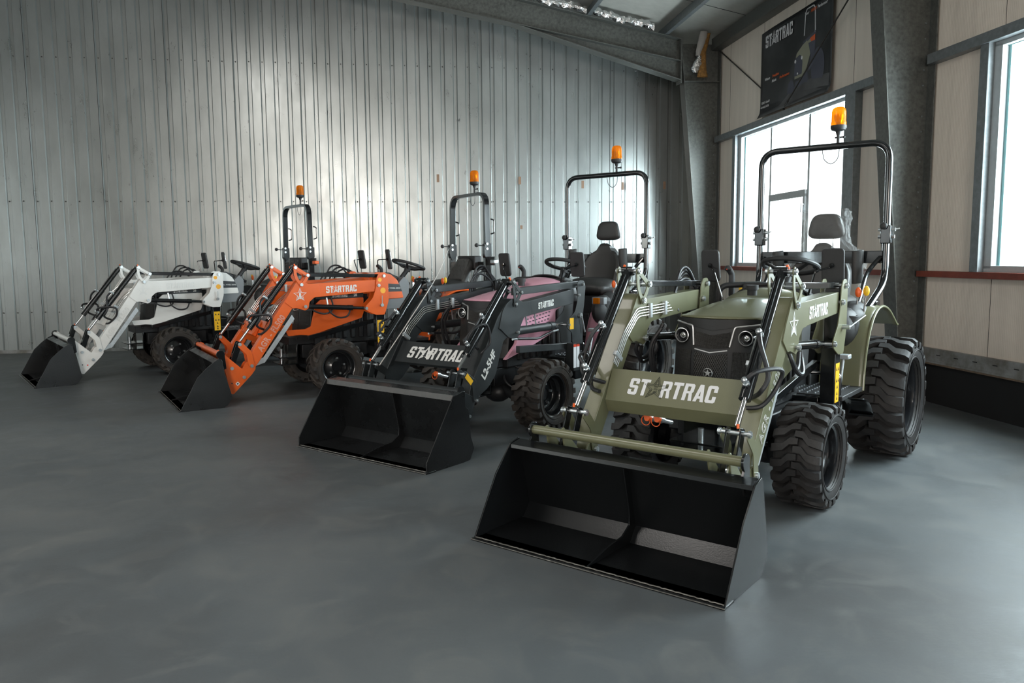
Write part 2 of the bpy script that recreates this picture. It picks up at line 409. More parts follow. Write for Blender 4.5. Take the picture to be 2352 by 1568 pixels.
# ------------------------------------------------------------------ the hall
def node_mat(name):
    m = bpy.data.materials.new(name); m.use_nodes = True; nt = m.node_tree; MATS[name] = m
    tc = nt.nodes.new('ShaderNodeTexCoord'); mp = nt.nodes.new('ShaderNodeMapping')
    mp.inputs['Rotation'].default_value = (0, 0, -TH)
    nt.links.new(tc.outputs['Object'], mp.inputs['Vector'])
    return m, nt, nt.nodes['Principled BSDF'], mp.outputs['Vector']
def noise(nt, vec, scale, detail=5, stretch=None, rough=0.6, dist=0):
    if stretch:
        mp = nt.nodes.new('ShaderNodeMapping'); mp.inputs['Scale'].default_value = stretch; nt.links.new(vec, mp.inputs['Vector']); vec = mp.outputs['Vector']
    n = nt.nodes.new('ShaderNodeTexNoise'); n.inputs['Scale'].default_value = scale; n.inputs['Detail'].default_value = detail; n.inputs['Roughness'].default_value = rough; n.inputs['Distortion'].default_value = dist
    nt.links.new(vec, n.inputs['Vector']); return n.outputs['Fac']
def ramp(nt, fac, stops):
    r = nt.nodes.new('ShaderNodeValToRGB'); nt.links.new(fac, r.inputs['Fac'])
    els = r.color_ramp.elements
    while len(els) < len(stops): els.new(0.5)
    for e, (p, c) in zip(els, stops): e.position = p; e.color = (*c, 1) if len(c) == 3 else c
    return r.outputs['Color']
def mixc(nt, fac, a, b, mode='MIX'):
    mx = nt.nodes.new('ShaderNodeMix'); mx.data_type = 'RGBA'; mx.blend_type = mode
    if isinstance(fac, float): mx.inputs[0].default_value = fac
    else: nt.links.new(fac, mx.inputs[0])
    for i, v in ((6, a), (7, b)):
        if isinstance(v, tuple): mx.inputs[i].default_value = (*v, 1)
        else: nt.links.new(v, mx.inputs[i])
    return mx.outputs[2]
def maprange(nt, v, a, b, c, d):
    mr = nt.nodes.new('ShaderNodeMapRange'); nt.links.new(v, mr.inputs['Value'])
    for k, x in zip(('From Min', 'From Max', 'To Min', 'To Max'), (a, b, c, d)): mr.inputs[k].default_value = x
    return mr.outputs['Result']
def bumpn(nt, b, h, strength, dist=0.01):
    bp = nt.nodes.new('ShaderNodeBump'); bp.inputs['Strength'].default_value = strength; bp.inputs['Distance'].default_value = dist
    nt.links.new(h, bp.inputs['Height']); nt.links.new(bp.outputs['Normal'], b.inputs['Normal'])

# floor: worn blue-grey resin
M_FLOOR, nt, b, v = node_mat('floor_resin')
n1 = noise(nt, v, 0.55, 5, rough=0.55, dist=0.4); n2 = noise(nt, v, 3.2, 7, rough=0.7, dist=0.8); n3 = noise(nt, v, 26, 4, stretch=(1, 2.4, 1))
base = ramp(nt, n1, [(0.32, (0.072, 0.074, 0.075)), (0.5, (0.096, 0.106, 0.112)), (0.68, (0.128, 0.136, 0.138))])
c2 = mixc(nt, maprange(nt, n2, 0.48, 0.72, 0.0, 0.6), base, (0.150, 0.152, 0.146))
sp = noise(nt, v, 60, 2)
c3 = mixc(nt, maprange(nt, sp, 0.76, 0.80, 0.0, 0.8), c2, (0.03, 0.03, 0.03))
spot = noise(nt, v, 4.3, 3, dist=1.0)
c4 = mixc(nt, maprange(nt, spot, 0.735, 0.80, 0.0, 0.55), c3, (0.055, 0.055, 0.055))
nt.links.new(c4, b.inputs['Base Color'])
nt.links.new(maprange(nt, n2, 0.3, 0.75, 0.42, 0.60), b.inputs['Roughness'])
b.inputs['Specular IOR Level'].default_value = 0.45
bumpn(nt, b, n3, 0.10, 0.006)
# corrugated galvanised sheet
M_SHEET, nt, b, v = node_mat('galvanised_sheet')
b.inputs['Metallic'].default_value = 0.78
n1 = noise(nt, v, 0.7, 4, stretch=(1.5, 1, 0.8)); n2 = noise(nt, v, 2.2, 5, stretch=(3, 1, 1.0), rough=0.6)
base = ramp(nt, n1, [(0.3, (0.33, 0.345, 0.335)), (0.7, (0.46, 0.48, 0.475))])
c2 = mixc(nt, maprange(nt, n2, 0.42, 0.70, 0.0, 0.25), base, (0.28, 0.29, 0.28))
grime = noise(nt, v, 4.5, 8, stretch=(1.5, 1, 0.7), rough=0.82, dist=0.3)
side = nt.nodes.new('ShaderNodeSeparateXYZ'); nt.links.new(v, side.inputs[0])
c3 = mixc(nt, maprange(nt, grime, 0.615, 0.70, 0.0, 0.85), c2, (0.045, 0.045, 0.042))
nt.links.new(c3, b.inputs['Base Color'])
nt.links.new(maprange(nt, n2, 0.3, 0.7, 0.27, 0.36), b.inputs['Roughness'])
bumpn(nt, b, noise(nt, v, 1.3, 2, stretch=(2, 1, 0.8)), 0.12, 0.02)
# cream sandwich panel with fine vertical ribs
def panel_mat(name, axis, col):
    m, nt, b, v = node_mat(name)
    n1 = noise(nt, v, 9, 5, stretch=(1, 1, 0.06) if axis == 'Y' else (1, .06, .3)); c = ramp(nt, n1, [(0.3, tuple(x*0.86 for x in col)), (0.7, col)])
    d = noise(nt, v, 5, 5, rough=0.7); c = mixc(nt, maprange(nt, d, 0.70, 0.76, 0, 0.4), c, (0.16, 0.13, 0.10))
    nt.links.new(c, b.inputs['Base Color']); b.inputs['Roughness'].default_value = 0.5
    w = nt.nodes.new('ShaderNodeTexWave'); w.bands_direction = axis; w.inputs['Scale'].default_value = 16; w.wave_profile = 'SIN'
    nt.links.new(v, w.inputs['Vector']); bumpn(nt, b, w.outputs['Fac'], 0.25, 0.0022); return m
M_PANEL = panel_mat('cream_sandwich_panel', 'Y', (0.70, 0.62, 0.535))
M_CEIL = panel_mat('ceiling_sandwich_panel', 'Y', (0.46, 0.45, 0.41))
M_DARKSTEEL = mat('dark_galvanised_steel', (0.135, 0.138, 0.128), 0.42, metal=0.45, noise=0.45, nscale=26, rvar=0.1)
M_RAIL = mat('window_rail_steel', (0.22, 0.24, 0.25), 0.4, metal=0.5, noise=0.3, nscale=20)
M_LEDGE = mat('grey_sill_channel', (0.30, 0.31, 0.31), 0.5, metal=0.3, noise=0.5, nscale=7, color2=(0.13, 0.12, 0.10))
M_REDRAIL = mat('red_oxide_rail', (0.20, 0.045, 0.028), 0.55, noise=0.3, nscale=12)
M_FRAME = mat('aluminium_frame', (0.42, 0.45, 0.46), 0.4, metal=0.3, noise=0.1, nscale=20)
M_PLINTH = mat('dark_plinth', (0.006, 0.0065, 0.007), 0.7, noise=0.5, nscale=6)
M_RUSTEDGE = mat('rusty_edge', (0.17, 0.12, 0.08), 0.7, noise=0.5, nscale=20)
M_CONC = mat('painted_concrete', (0.30, 0.29, 0.27), 0.8, noise=0.2, nscale=3)
M_ROD = mat('brace_rod_steel', (0.03, 0.028, 0.025), 0.6)
M_FOIL = mat('silver_foil', (0.72, 0.72, 0.72), 0.22, metal=1.0, bump=1.0, bscale=45)
M_WOOL = mat('brown_mineral_wool', (0.34, 0.17, 0.045), 0.95, noise=0.6, nscale=25, bump=0.8, bscale=70)
M_TAPE = mat('brown_tape', (0.27, 0.16, 0.10), 0.5)
M_OUT = mat('outside_ground', (0.35, 0.36, 0.34), 0.9, noise=0.3, nscale=1)

def hb(mb, s0, s1, t0, t1, z0, z1):
    o = W(s0, t0, z0); return mb.frame_box(o, W(s1, t0, z0)-o, W(s0, t1, z0)-o, W(s0, t0, z1)-o)
def roofz(s): return 4.72+0.20*s if s < 9.5 else 4.72+0.2*(19.0-s)

structure(hb(MB(), -0.3, HALL_S+.3, -0.4, HALL_T+6, -0.12, 0).build('floor', M_FLOOR, smooth=0))
# back wall (corrugated)
mb = MB(); prof = []; per = 0.198; ss = -0.1; k = 0; seams = []
while ss < HALL_S:
    prof += [(ss, 0.0), (ss+.122, 0.0), (ss+.137, -.024), (ss+.183, -.024)]
    if k % 5 == 3: seams.append(ss)
    ss += per; k += 1
vs = []; fs = []
for s_, t_ in prof:
    vs += [W(s_, t_, 0.0), W(s_, t_, roofz(s_)+.05)]
for i in range(len(prof)-1): fs.append((2*i, 2*i+2, 2*i+3, 2*i+1))
mb.add(vs, fs)
structure(mb.build('wall_back', M_SHEET, smooth=0, solid=0.001))
mb = MB()
for s_ in seams: hb(mb, s_-.001, s_+.004, -0.001, .0035, 0.02, roofz(s_))
structure(mb.build('trim_1', M_PLINTH, smooth=0))
mb = MB(); random.seed(3)
for s_, t_ in prof[2::4]:
    for z_ in (0.62, 2.30, 4.42):
        mb.cyl(W(s_+.024, -.024, z_+random.uniform(-.006, .006)), W(s_+.024, -.012, z_), .010, n=6)
structure(mb.build('trim_2', M_DARKSTEEL, smooth=0))
structure(hb(MB(), 0, HALL_S, -0.06, 0.012, 0, 0.05).build('baseboard_back', M_LEDGE, smooth=0))

# right wall with window openings
mb = MB(); edges = [0.0]
TH_W = 0.12
def wallseg(t0, t1, z0, z1): hb(mb, -TH_W, 0, t0, t1, z0, z1)
prev = -0.1
for ta, tb in WIN_T:
    wallseg(prev, ta, 0.50, 4.76); wallseg(ta, tb, 0.50, WZ0-.03); wallseg(ta, tb, WZ1+.03, 4.76); prev = tb
wallseg(prev, HALL_T, 0.50, 4.76)
structure(mb.build('wall_right', M_PANEL, smooth=0))
mb = MB()
for tt in [1.37, 2.47, 3.57, 4.67, 5.77, 6.87, 7.97, 9.07, 10.17, 11.3, 12.4, 13.5]:
    hb(mb, -0.002, .0015, tt-.002, tt+.002, .52, WZ0-.09)
    hb(mb, -0.002, .0015, tt-.002, tt+.002, 3.25, 4.7)
structure(mb.build('trim_3', M_PLINTH, smooth=0))
# base: dark recessed plinth, sill channel with slots
structure(hb(MB(), -0.2, 0.0, -0.1, HALL_T, 0, 0.40).build('baseboard_right', M_PLINTH, smooth=0))
led = structure(hb(hb(MB(), -0.1, 0.045, -0.05, HALL_T, 0.395, 0.52), 0.045, 0.05, -.05, HALL_T, 0.385, 0.405).build('trim_4', M_LEDGE, smooth=0, bevel=.004))
mb = MB()
t_ = 6.05
while t_ < 12: hb(mb, .04, .0462, t_, t_+.055, .462, .470); t_ += .235
mb.build('slot', M_PLINTH, led, smooth=0)
mb = hb(MB(), 0.0, 0.055, 5.9, 12.0, 0.372, 0.386); mb.build('rusty_lip', M_RUSTEDGE, led, smooth=0)
# horizontal rails
mb = MB()
hb(mb, 0.0, 0.09, 1.0, 5.86, 3.135, 3.225); hb(mb, 0, .09, 6.02, 10.9, 3.135, 3.225); hb(mb, 0, .09, 11.1, 15.9, 3.135, 3.225)
structure(mb.build('trim_5', M_RAIL, smooth=0, bevel=.004))
mb = MB()
hb(mb, 0.0, 0.08, 1.0, 5.86, 1.185, 1.24); hb(mb, 0, .08, 5.99, 10.9, 1.185, 1.24); hb(mb, 0, .08, 11.1, 15.9, 1.185, 1.24)
structure(mb.build('trim_6', M_REDRAIL, smooth=0, bevel=.003))
# vertical posts beside windows
mb = MB()
for ta, tb in WIN_T:
    hb(mb, 0, .07, ta-.16, ta-.06, 1.24, 3.14); hb(mb, 0, .09, tb, tb+.20, 1.24, 3.14)
structure(mb.build('trim_7', M_RAIL, smooth=0, bevel=.004))
# windows
for i, (ta, tb) in enumerate(WIN_T):
    mb = MB(); fw = .055
    s0, s1 = -.10, .012
    hb(mb, s0, s1, ta-.06, tb+.02, WZ0-.03, WZ0+fw-.03); hb(mb, s0, s1, ta-.06, tb+.02, WZ1-fw+.03, WZ1+.03)
    hb(mb, s0, s1, ta-.06, ta+fw-.03, WZ0, WZ1); hb(mb, s0, s1, tb-fw+.02, tb+.02, WZ0, WZ1)
    m1, m2 = ta+.93, ta+1.94
    hb(mb, s0+.03, s1-.02, m1-.022, m1+.022, WZ0, WZ1); hb(mb, s0+.03, s1-.02, m2-.024, m2+.024, WZ0, WZ1)
    wf = structure(mb.build('window_%d' % (i+1), M_FRAME, smooth=0, bevel=.003))
    mb = MB(); q = .05                       # opening sash in the middle bay
    hb(mb, -.07, .02, m1+.02, m2-.02, 2.17-.06, 2.17+.03); hb(mb, -.07, .02, m1+.02, m1+.02+q, WZ0, 2.15); hb(mb, -.07, .02, m2-.02-q, m2-.02, WZ0, 2.15); hb(mb, -.07, .02, m1+.02, m2-.02, WZ0, WZ0+q)
    mb.build('sash', M_FRAME, wf, smooth=0, bevel=.003)
    mb = MB(); hb(mb, -.055, -.049, ta-.02, tb, WZ0, WZ1); mb.build('pane', M_GLASS, wf, smooth=0)
    mb = MB(); hb(mb, -.052, -.045, ta+.02, ta+.055, WZ0, WZ1); hb(mb, -.048, -.04, ta+.02, tb, WZ1-.03, WZ1-.02); mb.build('sealant_edge', M_GLASSEDGE, wf, smooth=0)
    mb = MB(); mb.cyl(W(.02, m2-.045, 2.02), W(.05, m2-.045, 2.02), .012); hb(mb, .045, .055, m2-.055, m2-.035, 1.92, 2.03); mb.build('handle', M_ZINC, wf)

# roof panels
mb = MB()
for sa, sb in ((-.3, 9.5), (9.5, 19.3)):
    vs = [W(sa, -.3, roofz(sa)), W(sb, -.3, roofz(sb)), W(sb, HALL_T, roofz(sb)), W(sa, HALL_T, roofz(sa))]
    mb.add(vs+[p+Vector((0, 0, .1)) for p in vs], [(0, 1, 2, 3), (7, 6, 5, 4), (0, 4, 5, 1), (2, 6, 7, 3), (1, 5, 6, 2), (3, 7, 4, 0)])
structure(mb.build('ceiling', M_CEIL, smooth=0))
mb = MB()
for tt in [2.05, 3.05, 4.05, 5.05, 6.05, 7.05]:
    a = W(0, tt, roofz(0)-.002); d = W(9.4, tt, roofz(9.4)-.002)-a
    mb.frame_box(a, d, E2*.006, Vector((0, 0, -.003)))
structure(mb.build('trim_8', M_PLINTH, smooth=0))
# purlins (C sections along t) and the eaves strut
mb = MB()
for s_ in [0.86, 2.06, 3.26, 4.46, 5.66, 6.86, 8.06, 9.26, 10.6, 12, 13.4, 14.8, 16.2, 17.6]:
    z1 = roofz(s_)-.002
    hb(mb, s_-.004, s_+.004, .3, HALL_T, z1-.16, z1); hb(mb, s_-.004, s_+.06, .3, HALL_T, z1-.165, z1-.157)
structure(mb.build('trim_9', M_RAIL, smooth=0))
structure(hb(MB(), 0.0, 0.16, 1.0, HALL_T, 4.52, 4.69).build('trim_10', M_DARKSTEEL, smooth=0, bevel=.006))

# portal frames: tapered column, rafter with haunch
def scol(z): return .225+.094*z
for fi, tf in enumerate((0.95, 5.95, 10.95, 15.95, 20.95)):
    mb = MB(); hw = .10
    def quad_strip(pa, pb, t0, t1, th):   # plate between two (s,z) points, spanning t0..t1
        (sa, za), (sb, zb) = pa, pb; o = W(sa, t0, za); d = W(sb, t0, zb)-o; n_ = d.cross(E2).normalized()*th
        mb.frame_box(o, d, E2*(t1-t0), n_)
    top = 4.62
    # column web
    def web(poly, th=.008):
        n_ = len(poly); vs = [W(s_, tf-th/2, z_) for s_, z_ in poly]+[W(s_, tf+th/2, z_) for s_, z_ in poly]
        mb.add(vs, [tuple(range(n_)), tuple(range(2*n_-1, n_-1, -1))]+[(i, i+n_, (i+1)%n_+n_, (i+1)%n_) for i in range(n_)])
    web([(0.03, 0), (scol(0), 0), (scol(top), top), (0.03, top)])
    quad_strip((scol(0), 0), (scol(4.62), 4.62), tf-hw, tf+hw, .012)
    hb(mb, 0.012, 0.026, tf-hw, tf+hw, 0, 4.66)
    hb(mb, 0.03, scol(4.05), tf-hw*.9, tf+hw*.9, 4.045, 4.058)
    hb(mb, 0.0, scol(0)+.06, tf-.16, tf+.16, 0, .018)
    structure(mb.build('trim_%d' % (11+2*fi), M_DARKSTEEL, smooth=0, bevel=.002))
    mb = MB()
    S1 = 9.5
    rb = lambda s_: 4.225+.182*s_; rt = lambda s_: 4.53+.2*s_
    sc = scol(4.4)+.012
    web([(sc, 4.06), (3.25, rb(3.25)), (S1, rb(S1)), (S1, rt(S1)), (sc, rt(sc))])
    quad_strip((sc, rt(sc)), (S1, rt(S1)), tf-hw, tf+hw, .012)
    quad_strip((sc, rb(sc)), (S1, rb(S1)), tf-hw, tf+hw, .012)
    quad_strip((sc, 4.06), (3.25, rb(3.25)), tf-hw, tf+hw, .012)
    hb(mb, sc-.012, sc+.012, tf-hw, tf+hw, 4.02, rt(sc)+.02)
    for s_ in (18.97,):
        web([(S1, rb(S1)), (S1, rt(S1)), (18.6, 4.6), (18.6, 4.2)])
        hb(mb, 18.5, 18.9, tf-hw, tf+hw, 0, 4.6)
    structure(mb.build('trim_%d' % (12+2*fi), M_DARKSTEEL, smooth=0, bevel=.002))
    if fi < 2:
        mb = MB()
        for z_ in [1.0+.14*i for i in range(20)]:
            if (int(z_*10) % 4) == 0: continue
            mb.cyl(W(.075, tf+.003, z_), W(.075, tf+.012, z_), .008, n=6)
        structure(mb.build('trim_%d' % (30+fi), M_RAIL, smooth=0))

# left wall, rear wall with a roller-door opening, outside ground
mb = MB(); hb(mb, HALL_S, HALL_S+.12, -.1, HALL_T, 0, 1.5); hb(mb, HALL_S, HALL_S+.12, -.1, HALL_T, 3.7, 4.9); hb(mb, HALL_S, HALL_S+.12, -.1, 3.0, 1.5, 3.7); hb(mb, HALL_S, HALL_S+.12, 19.0, HALL_T, 1.5, 3.7)
structure(mb.build('wall_left', M_PANEL, smooth=0))
mb = MB()
for k in range(9): hb(mb, HALL_S-.01, HALL_S+.10, 3.0+2*k-.03, 3.0+2*k+.03, 1.5, 3.7)
hb(mb, HALL_S-.01, HALL_S+.10, 3, 19, 1.5, 1.56); hb(mb, HALL_S-.01, HALL_S+.10, 3, 19, 3.64, 3.7)
wf = structure(mb.build('window_5', M_FRAME, smooth=0))  # unseen window strip, added to give the side fill an opening
mb = MB(); hb(mb, HALL_S+.05, HALL_S+.056, 3, 19, 1.5, 3.7); mb.build('pane', M_GLASS, wf, smooth=0)
for tt in (9.0, 14.5, 20.0):  # housings added over the overhead fill lamps
    mb = MB(); hb(mb, 7.5, 8.9, tt-1.55, tt+1.55, 6.02, 6.12); hb(mb, 8.15, 8.25, tt-.05, tt+.05, 6.12, roofz(8.2))
    structure(mb.build('trim_%d' % (40+int(tt)), M_FRAME, smooth=0))
mb = MB()
for s0, s1, z0, z1 in ((0, 5, 0, 4.72), (10, HALL_S, 0, 4.72), (5, 10, 4.1, 4.75)): hb(mb, s0, s1, HALL_T-.1, HALL_T, z0, z1)
n_ = 12
vs = [W(0, HALL_T-.05, 4.7), W(9.5, HALL_T-.05, roofz(9.5)), W(19, HALL_T-.05, 4.7)]
mb.add(vs, [(0, 1, 2)])
structure(mb.build('wall_rear', M_PANEL, smooth=0))

# brace rods of the upper bay
for a, b_ in (((.016, .97, 4.53), (.016, 3.12, 3.26)), ((.105, 5.28, 4.50), (.105, 3.30, 3.26))):
    pa, pb = W(*a), W(*b_); ln = (pb-pa).length
    mb = MB().cyl((0, 0, 0), (0, 0, ln), .0085, n=8).cyl((0, 0, .02), (0, 0, .10), .014, n=8).cyl((0, 0, ln-.10), (0, 0, ln-.02), .014, n=8)
    o = mb.build('brace_rod', M_ROD); o.location = pa; o.rotation_euler = (pb-pa).to_track_quat('Z', 'Y').to_euler()
    tag(o, 'thin dark steel brace rod running down from the corner column to behind the poster' if a[1] < 2 else 'thin dark steel brace rod slanting across the front of the black poster', 'brace rod', 'wall brace rods')
# foil lagging rolls on the rafter
random.seed(11)
for i, (sa, sb) in enumerate(((1.10, 2.02), (2.14, 3.22), (3.34, 4.4))):
    mb = MB(); nn = 46
    def fn(u, v):
        s_ = sa+(sb-sa)*u; an = 2*math.pi*v; r = .045*(1+.22*math.sin(u*61+v*9)+.18*math.sin(u*23+v*17+1)+random.uniform(-.12, .12))
        if v in (0, 1): r = .045
        return W(s_, 1.075+r*math.cos(an)*.8, 4.53+.2*s_+.075+.01*math.sin(u*9)+r*math.sin(an)*1.15)
    mb.grid(fn, nn, 10)
    o = mb.build('foil_lagging', M_FOIL, smooth=20)
    tag(o, ['crinkled silver foil lagging on the roof beam, nearest the right end', 'crinkled silver foil lagging on the roof beam, left of the purlin', 'crinkled silver foil lagging on the roof beam, above the picture edge'][i], 'lagging', 'foil lagging on the roof beam')
# torn insulation hanging by the corner column
root = bpy.data.objects.new('hanging_insulation', None); COL.objects.link(root); root.location = W(.36, 1.09, 4.1)
tag(root, 'torn strip of brown insulation with silver foil hanging at the corner column', 'insulation')
inv = root.location.copy()
OFF = -inv
def rag(pl, wds, tt, name, m, par, seed):
    random.seed(seed); mb = MB(); nu = (len(pl)-1)*5; 
    def fn(u, v):
        x = u*(len(pl)-1); i = min(int(x), len(pl)-2); f = x-i
        s_ = pl[i][0]*(1-f)+pl[i+1][0]*f; z_ = pl[i][1]*(1-f)+pl[i+1][1]*f; w_ = wds[i]*(1-f)+wds[i+1]*f
        an = 2*math.pi*v; jr = 1+random.uniform(-.13, .13) if v not in (0, 1) else 1
        return W(s_+math.cos(an)*w_*jr, tt+math.sin(an)*.035*jr, z_)
    mb.grid(fn, nu, 12); return mb.build(name, m, par, smooth=40)
rag([(.27, 4.74), (.30, 4.6), (.345, 4.45), (.335, 4.32), (.335, 4.2), (.34, 4.10)], [.05, .05, .055, .05, .065, .085], 1.10, 'mineral_wool', M_WOOL, root, 5)
rag([(.33, 4.76), (.37, 4.6), (.41, 4.48), (.425, 4.40)], [.06, .055, .045, .03], 1.125, 'paper_backing', mat('grey_paper', (.33, .31, .29), .7), root, 6)
rag([(.40, 4.40), (.43, 4.29), (.47, 4.20), (.46, 4.15)], [.035, .065, .065, .03], 1.13, 'foil_facing', M_FOIL, root, 8)
OFF = Vector((0, 0, 0))
# brown tape scraps on the back wall
tp = [(4.28, 2.67), (3.65, 2.66), (2.95, 2.64), (1.90, 2.58), (1.22, 2.56), (0.50, 2.575)]
for i, (s_, z_) in enumerate(tp):
    mb = MB(); mb.frame_box(W(s_+.02, .001, z_-.06), -E1*-.0-E1*.042, E2*.0025, Vector((0, 0, .125)))
    o = mb.build('tape_scrap', M_TAPE, smooth=0); o.rotation_euler = (0, 0, 0)
    tag(o, ['brown tape scrap on metal wall, leftmost of the upper row', 'brown tape scrap on metal wall beside the orange beacon of the third tractor', 'brown tape scrap on metal wall, third from the left', 'brown tape scrap on metal wall under the pink tractor roll bar', 'brown tape scrap on metal wall by the right corner of the pink tractor roll bar', 'brown tape scrap on metal wall nearest the corner column'][i], 'tape', 'brown tape scraps on the metal wall')
mb = MB(); mb.frame_box(W(2.95, .001, 1.86), -E1*.04, E2*.0025, Vector((0, 0, .06)))
tag(mb.build('tape_scrap', M_TAPE, smooth=0), 'small square brown tape scrap below the upper row on metal wall', 'tape', 'brown tape scraps on the metal wall')

# poster above the first window
pr = bpy.data.objects.new('poster', None); COL.objects.link(pr); pr.location = W(.02, 3.37, 3.8)
tag(pr, 'black banner poster with a green tractor and white lettering pinned above the window', 'poster')
OFF = -pr.location
PT0, PT1, PZ0, PZ1 = 2.48, 4.28, 3.245, 4.36
def pp(a, b_, lift=0.0):      # a 0..1 left to right, b 0..1 bottom to top
    curl = .045*max(0, (.12-b_)/.12)**2 + .012*math.sin(a*9)*(.3+.7*b_)*.5
    return W(.042+curl+lift, PT0+(PT1-PT0)*a-.02*max(0, (.25-b_))*0, PZ0+(PZ1-PZ0)*b_+.01*math.sin(a*3.1))
M_POSTER, nt, b, v = node_mat('poster_print')
gr = noise(nt, v, 1.4, 3); nt.links.new(ramp(nt, gr, [(0.45, (0.010, 0.011, 0.013)), (0.75, (0.050, 0.052, 0.055))]), b.inputs['Base Color']); b.inputs['Roughness'].default_value = 0.42
mb = MB(); mb.grid(lambda u, v_: pp(u, v_), 24, 16); mb.build('print', M_POSTER, pr, solid=.002)
def ppoly(pts, lift=.0016):
    return [pp(x, y, lift) for x, y in pts]
def pflat(name, polys, m, lift=.0016):
    for p in polys: MB().add(ppoly(p, lift), [tuple(range(len(p)))]).build(name, m, pr, smooth=0)
M_PGREY = mat('printed_grey', (0.085, 0.085, 0.088), .5, noise=.5, nscale=3); M_POLIVE = mat('printed_olive', (0.22, 0.22, 0.16), .5); M_PDARK = mat('printed_dark', (0.055, 0.058, 0.082), .5); M_POR = mat('printed_orange', (0.55, 0.09, 0.015), .5); M_PWHITE = mat('printed_white', (0.55, 0.55, 0.56), .5)
def ell(cx, cy, rx, ry, n=22): return [(cx+rx*math.cos(2*math.pi*i/n), cy+ry*math.sin(2*math.pi*i/n)) for i in range(n)]
pflat('printed_ground', [[(.30, .03), (.98, .07), (.98, .20), (.75, .22), (.45, .16)]], M_PGREY, .0012)
pflat('printed_tyres', [ell(.83, .31, .085, .20), ell(.665, .20, .05, .13), ell(.47, .17, .05, .12), rc(.50, .10, .62, .20)], M_PDARK, .0018)
pflat('printed_bonnet', [[(.52, .47), (.54, .55), (.62, .61), (.70, .65), (.75, .63), (.735, .50), (.69, .36), (.64, .28), (.52, .28)]], M_POLIVE, .0022)
pflat('printed_grille', [[(.51, .31), (.52, .50), (.60, .53), (.63, .50), (.62, .31)], rc(.53, .16, .64, .25)], M_PDARK, .0026)
pflat('printed_seat', [[(.72, .64), (.79, .66), (.79, .60), (.74, .60)]], M_POR, .0028)
pflat('printed_frame', [[(.62, .64), (.80, .70), (.80, .66), (.64, .61)], [(.70, .60), (.80, .60), (.78, .34), (.70, .30), (.74, .44)]], M_PDARK, .0025)
def pline(pts, w):
    out = []
    for (x0, y0), (x1, y1) in zip(pts, pts[1:]):
        d = Vector((x1-x0, y1-y0)); n_ = Vector((-d.y, d.x)).normalized()*w; out.append([(x0-n_.x, y0-n_.y), (x1-n_.x, y1-n_.y), (x1+n_.x, y1+n_.y), (x0+n_.x, y0+n_.y)])
    return out
pflat('printed_roll_bar', pline([(.64, .70), (.65, .93), (.67, .965), (.76, .965), (.78, .93), (.79, .68)], .006), M_PWHITE, .0024)
pflat('printed_lamps', [ell(.525, .47, .012, .02, 8), ell(.615, .48, .012, .02, 8), ell(.56, .33, .01, .012, 8)], M_PWHITE, .003)
pN = E1*-1; ur = E2*1.0     # reading direction on the poster runs towards the camera
mb = MB(); startrac(mb, pp(.075, .80, .004), ur, (0, 0, 1), pN, .155, thick=.001, wscale=1.0)
mb.build('printed_title', M_PWHITE, pr, smooth=0)
for txt, a, b_, m_ in (('Where', .075, .42, M_PWHITE), ('Precision', .195, .42, M_POR), ('Meets', .19, .365, M_PWHITE), ('Performance', .305, .365, M_POR), ('Your', .64, .905, M_PWHITE), ('HERO', .725, .905, M_POR), ('Performer!', .815, .905, M_PWHITE)):
    font_text(txt, 'printed_slogan', m_, pr, pp(a, b_, .006), ur, (0, 0, 1), .036, bold=.015, shear=.25)
font_text('SEREA GmbH', 'printed_address', M_PWHITE, pr, pp(.03, .16, .008), ur, (0, 0, 1), .03, bold=.01)
font_text('+49 4123 5678', 'printed_address', M_PWHITE, pr, pp(.03, .105, .02), ur, (0, 0, 1), .028, bold=.01)
OFF = Vector((0, 0, 0))

# ------------------------------------------------------------------ tractors
# part coordinates: x = 0 at the bucket lip, growing forwards; y to the tractor's left; z up
A_OUT, A_W = 0.5016, 0.110
AM = A_OUT-A_W/2          # centre plane of a loader arm
LOADER_A = dict(
 link=(-.593,.579), knee=(-1.22,1.143), top=(-1.164,1.315), mid=(-1.287,1.236), lift=(-1.253,.921), rear=(-1.901,.877), post=(-2.106,1.214),
 p1=(-.510,.351), p2=(-.621,.255), p3=(-.699,.361), bolt=(-2.045,1.116), bolt2=(-2.075,.906), bend=(-.679,.488),
 arm=[(-.672,.335),(-.655,.385),(-.69,.46),(-.724,.515),(-1.067,1.011),(-1.135,1.10),(-1.168,1.158),(-1.20,1.183),(-1.245,1.18),(-1.288,1.148),(-2.04,1.178),(-2.04,1.052),(-1.353,1.010),(-1.297,.966),(-1.285,.900),(-1.25,.882),(-1.22,.895),(-1.161,.909),(-1.124,.905),(-.803,.434),(-.74,.345),(-.70,.322)],
 gusset=[(-1.05,.970),(-1.128,.905),(-1.161,.909),(-1.22,.893),(-1.25,.880),(-1.287,.900),(-1.299,.966),(-1.353,1.012),(-1.42,1.016),(-1.40,1.153),(-1.288,1.150),(-1.245,1.182),(-1.20,1.185),(-1.166,1.158),(-1.10,1.062)],
 hitch=[(-.395,.520),(-.415,.532),(-.451,.487),(-.609,.336),(-.645,.395),(-.690,.410),(-.735,.395),(-.737,.325),(-.700,.275),(-.518,.094),(-.490,.100),(-.453,.302),(-.405,.49)],
 guard=[(-1.122,.843),(-1.148,.799),(-.837,.380),(-.723,.344),(-.728,.400),(-.821,.430)],
 plate=[(-2.061,1.252),(-2.125,1.253),(-2.156,1.205),(-2.156,.951),(-2.107,.802),(-2.010,.803),(-1.910,.847),(-1.885,.875),(-1.90,.905),(-1.977,.982),(-2.012,1.076),(-2.028,1.207)],
 panel=((-.893,.780),(-.816,.616),(-.845,.548)), barh=.036, lift_r=.025, cyl_r=.026)
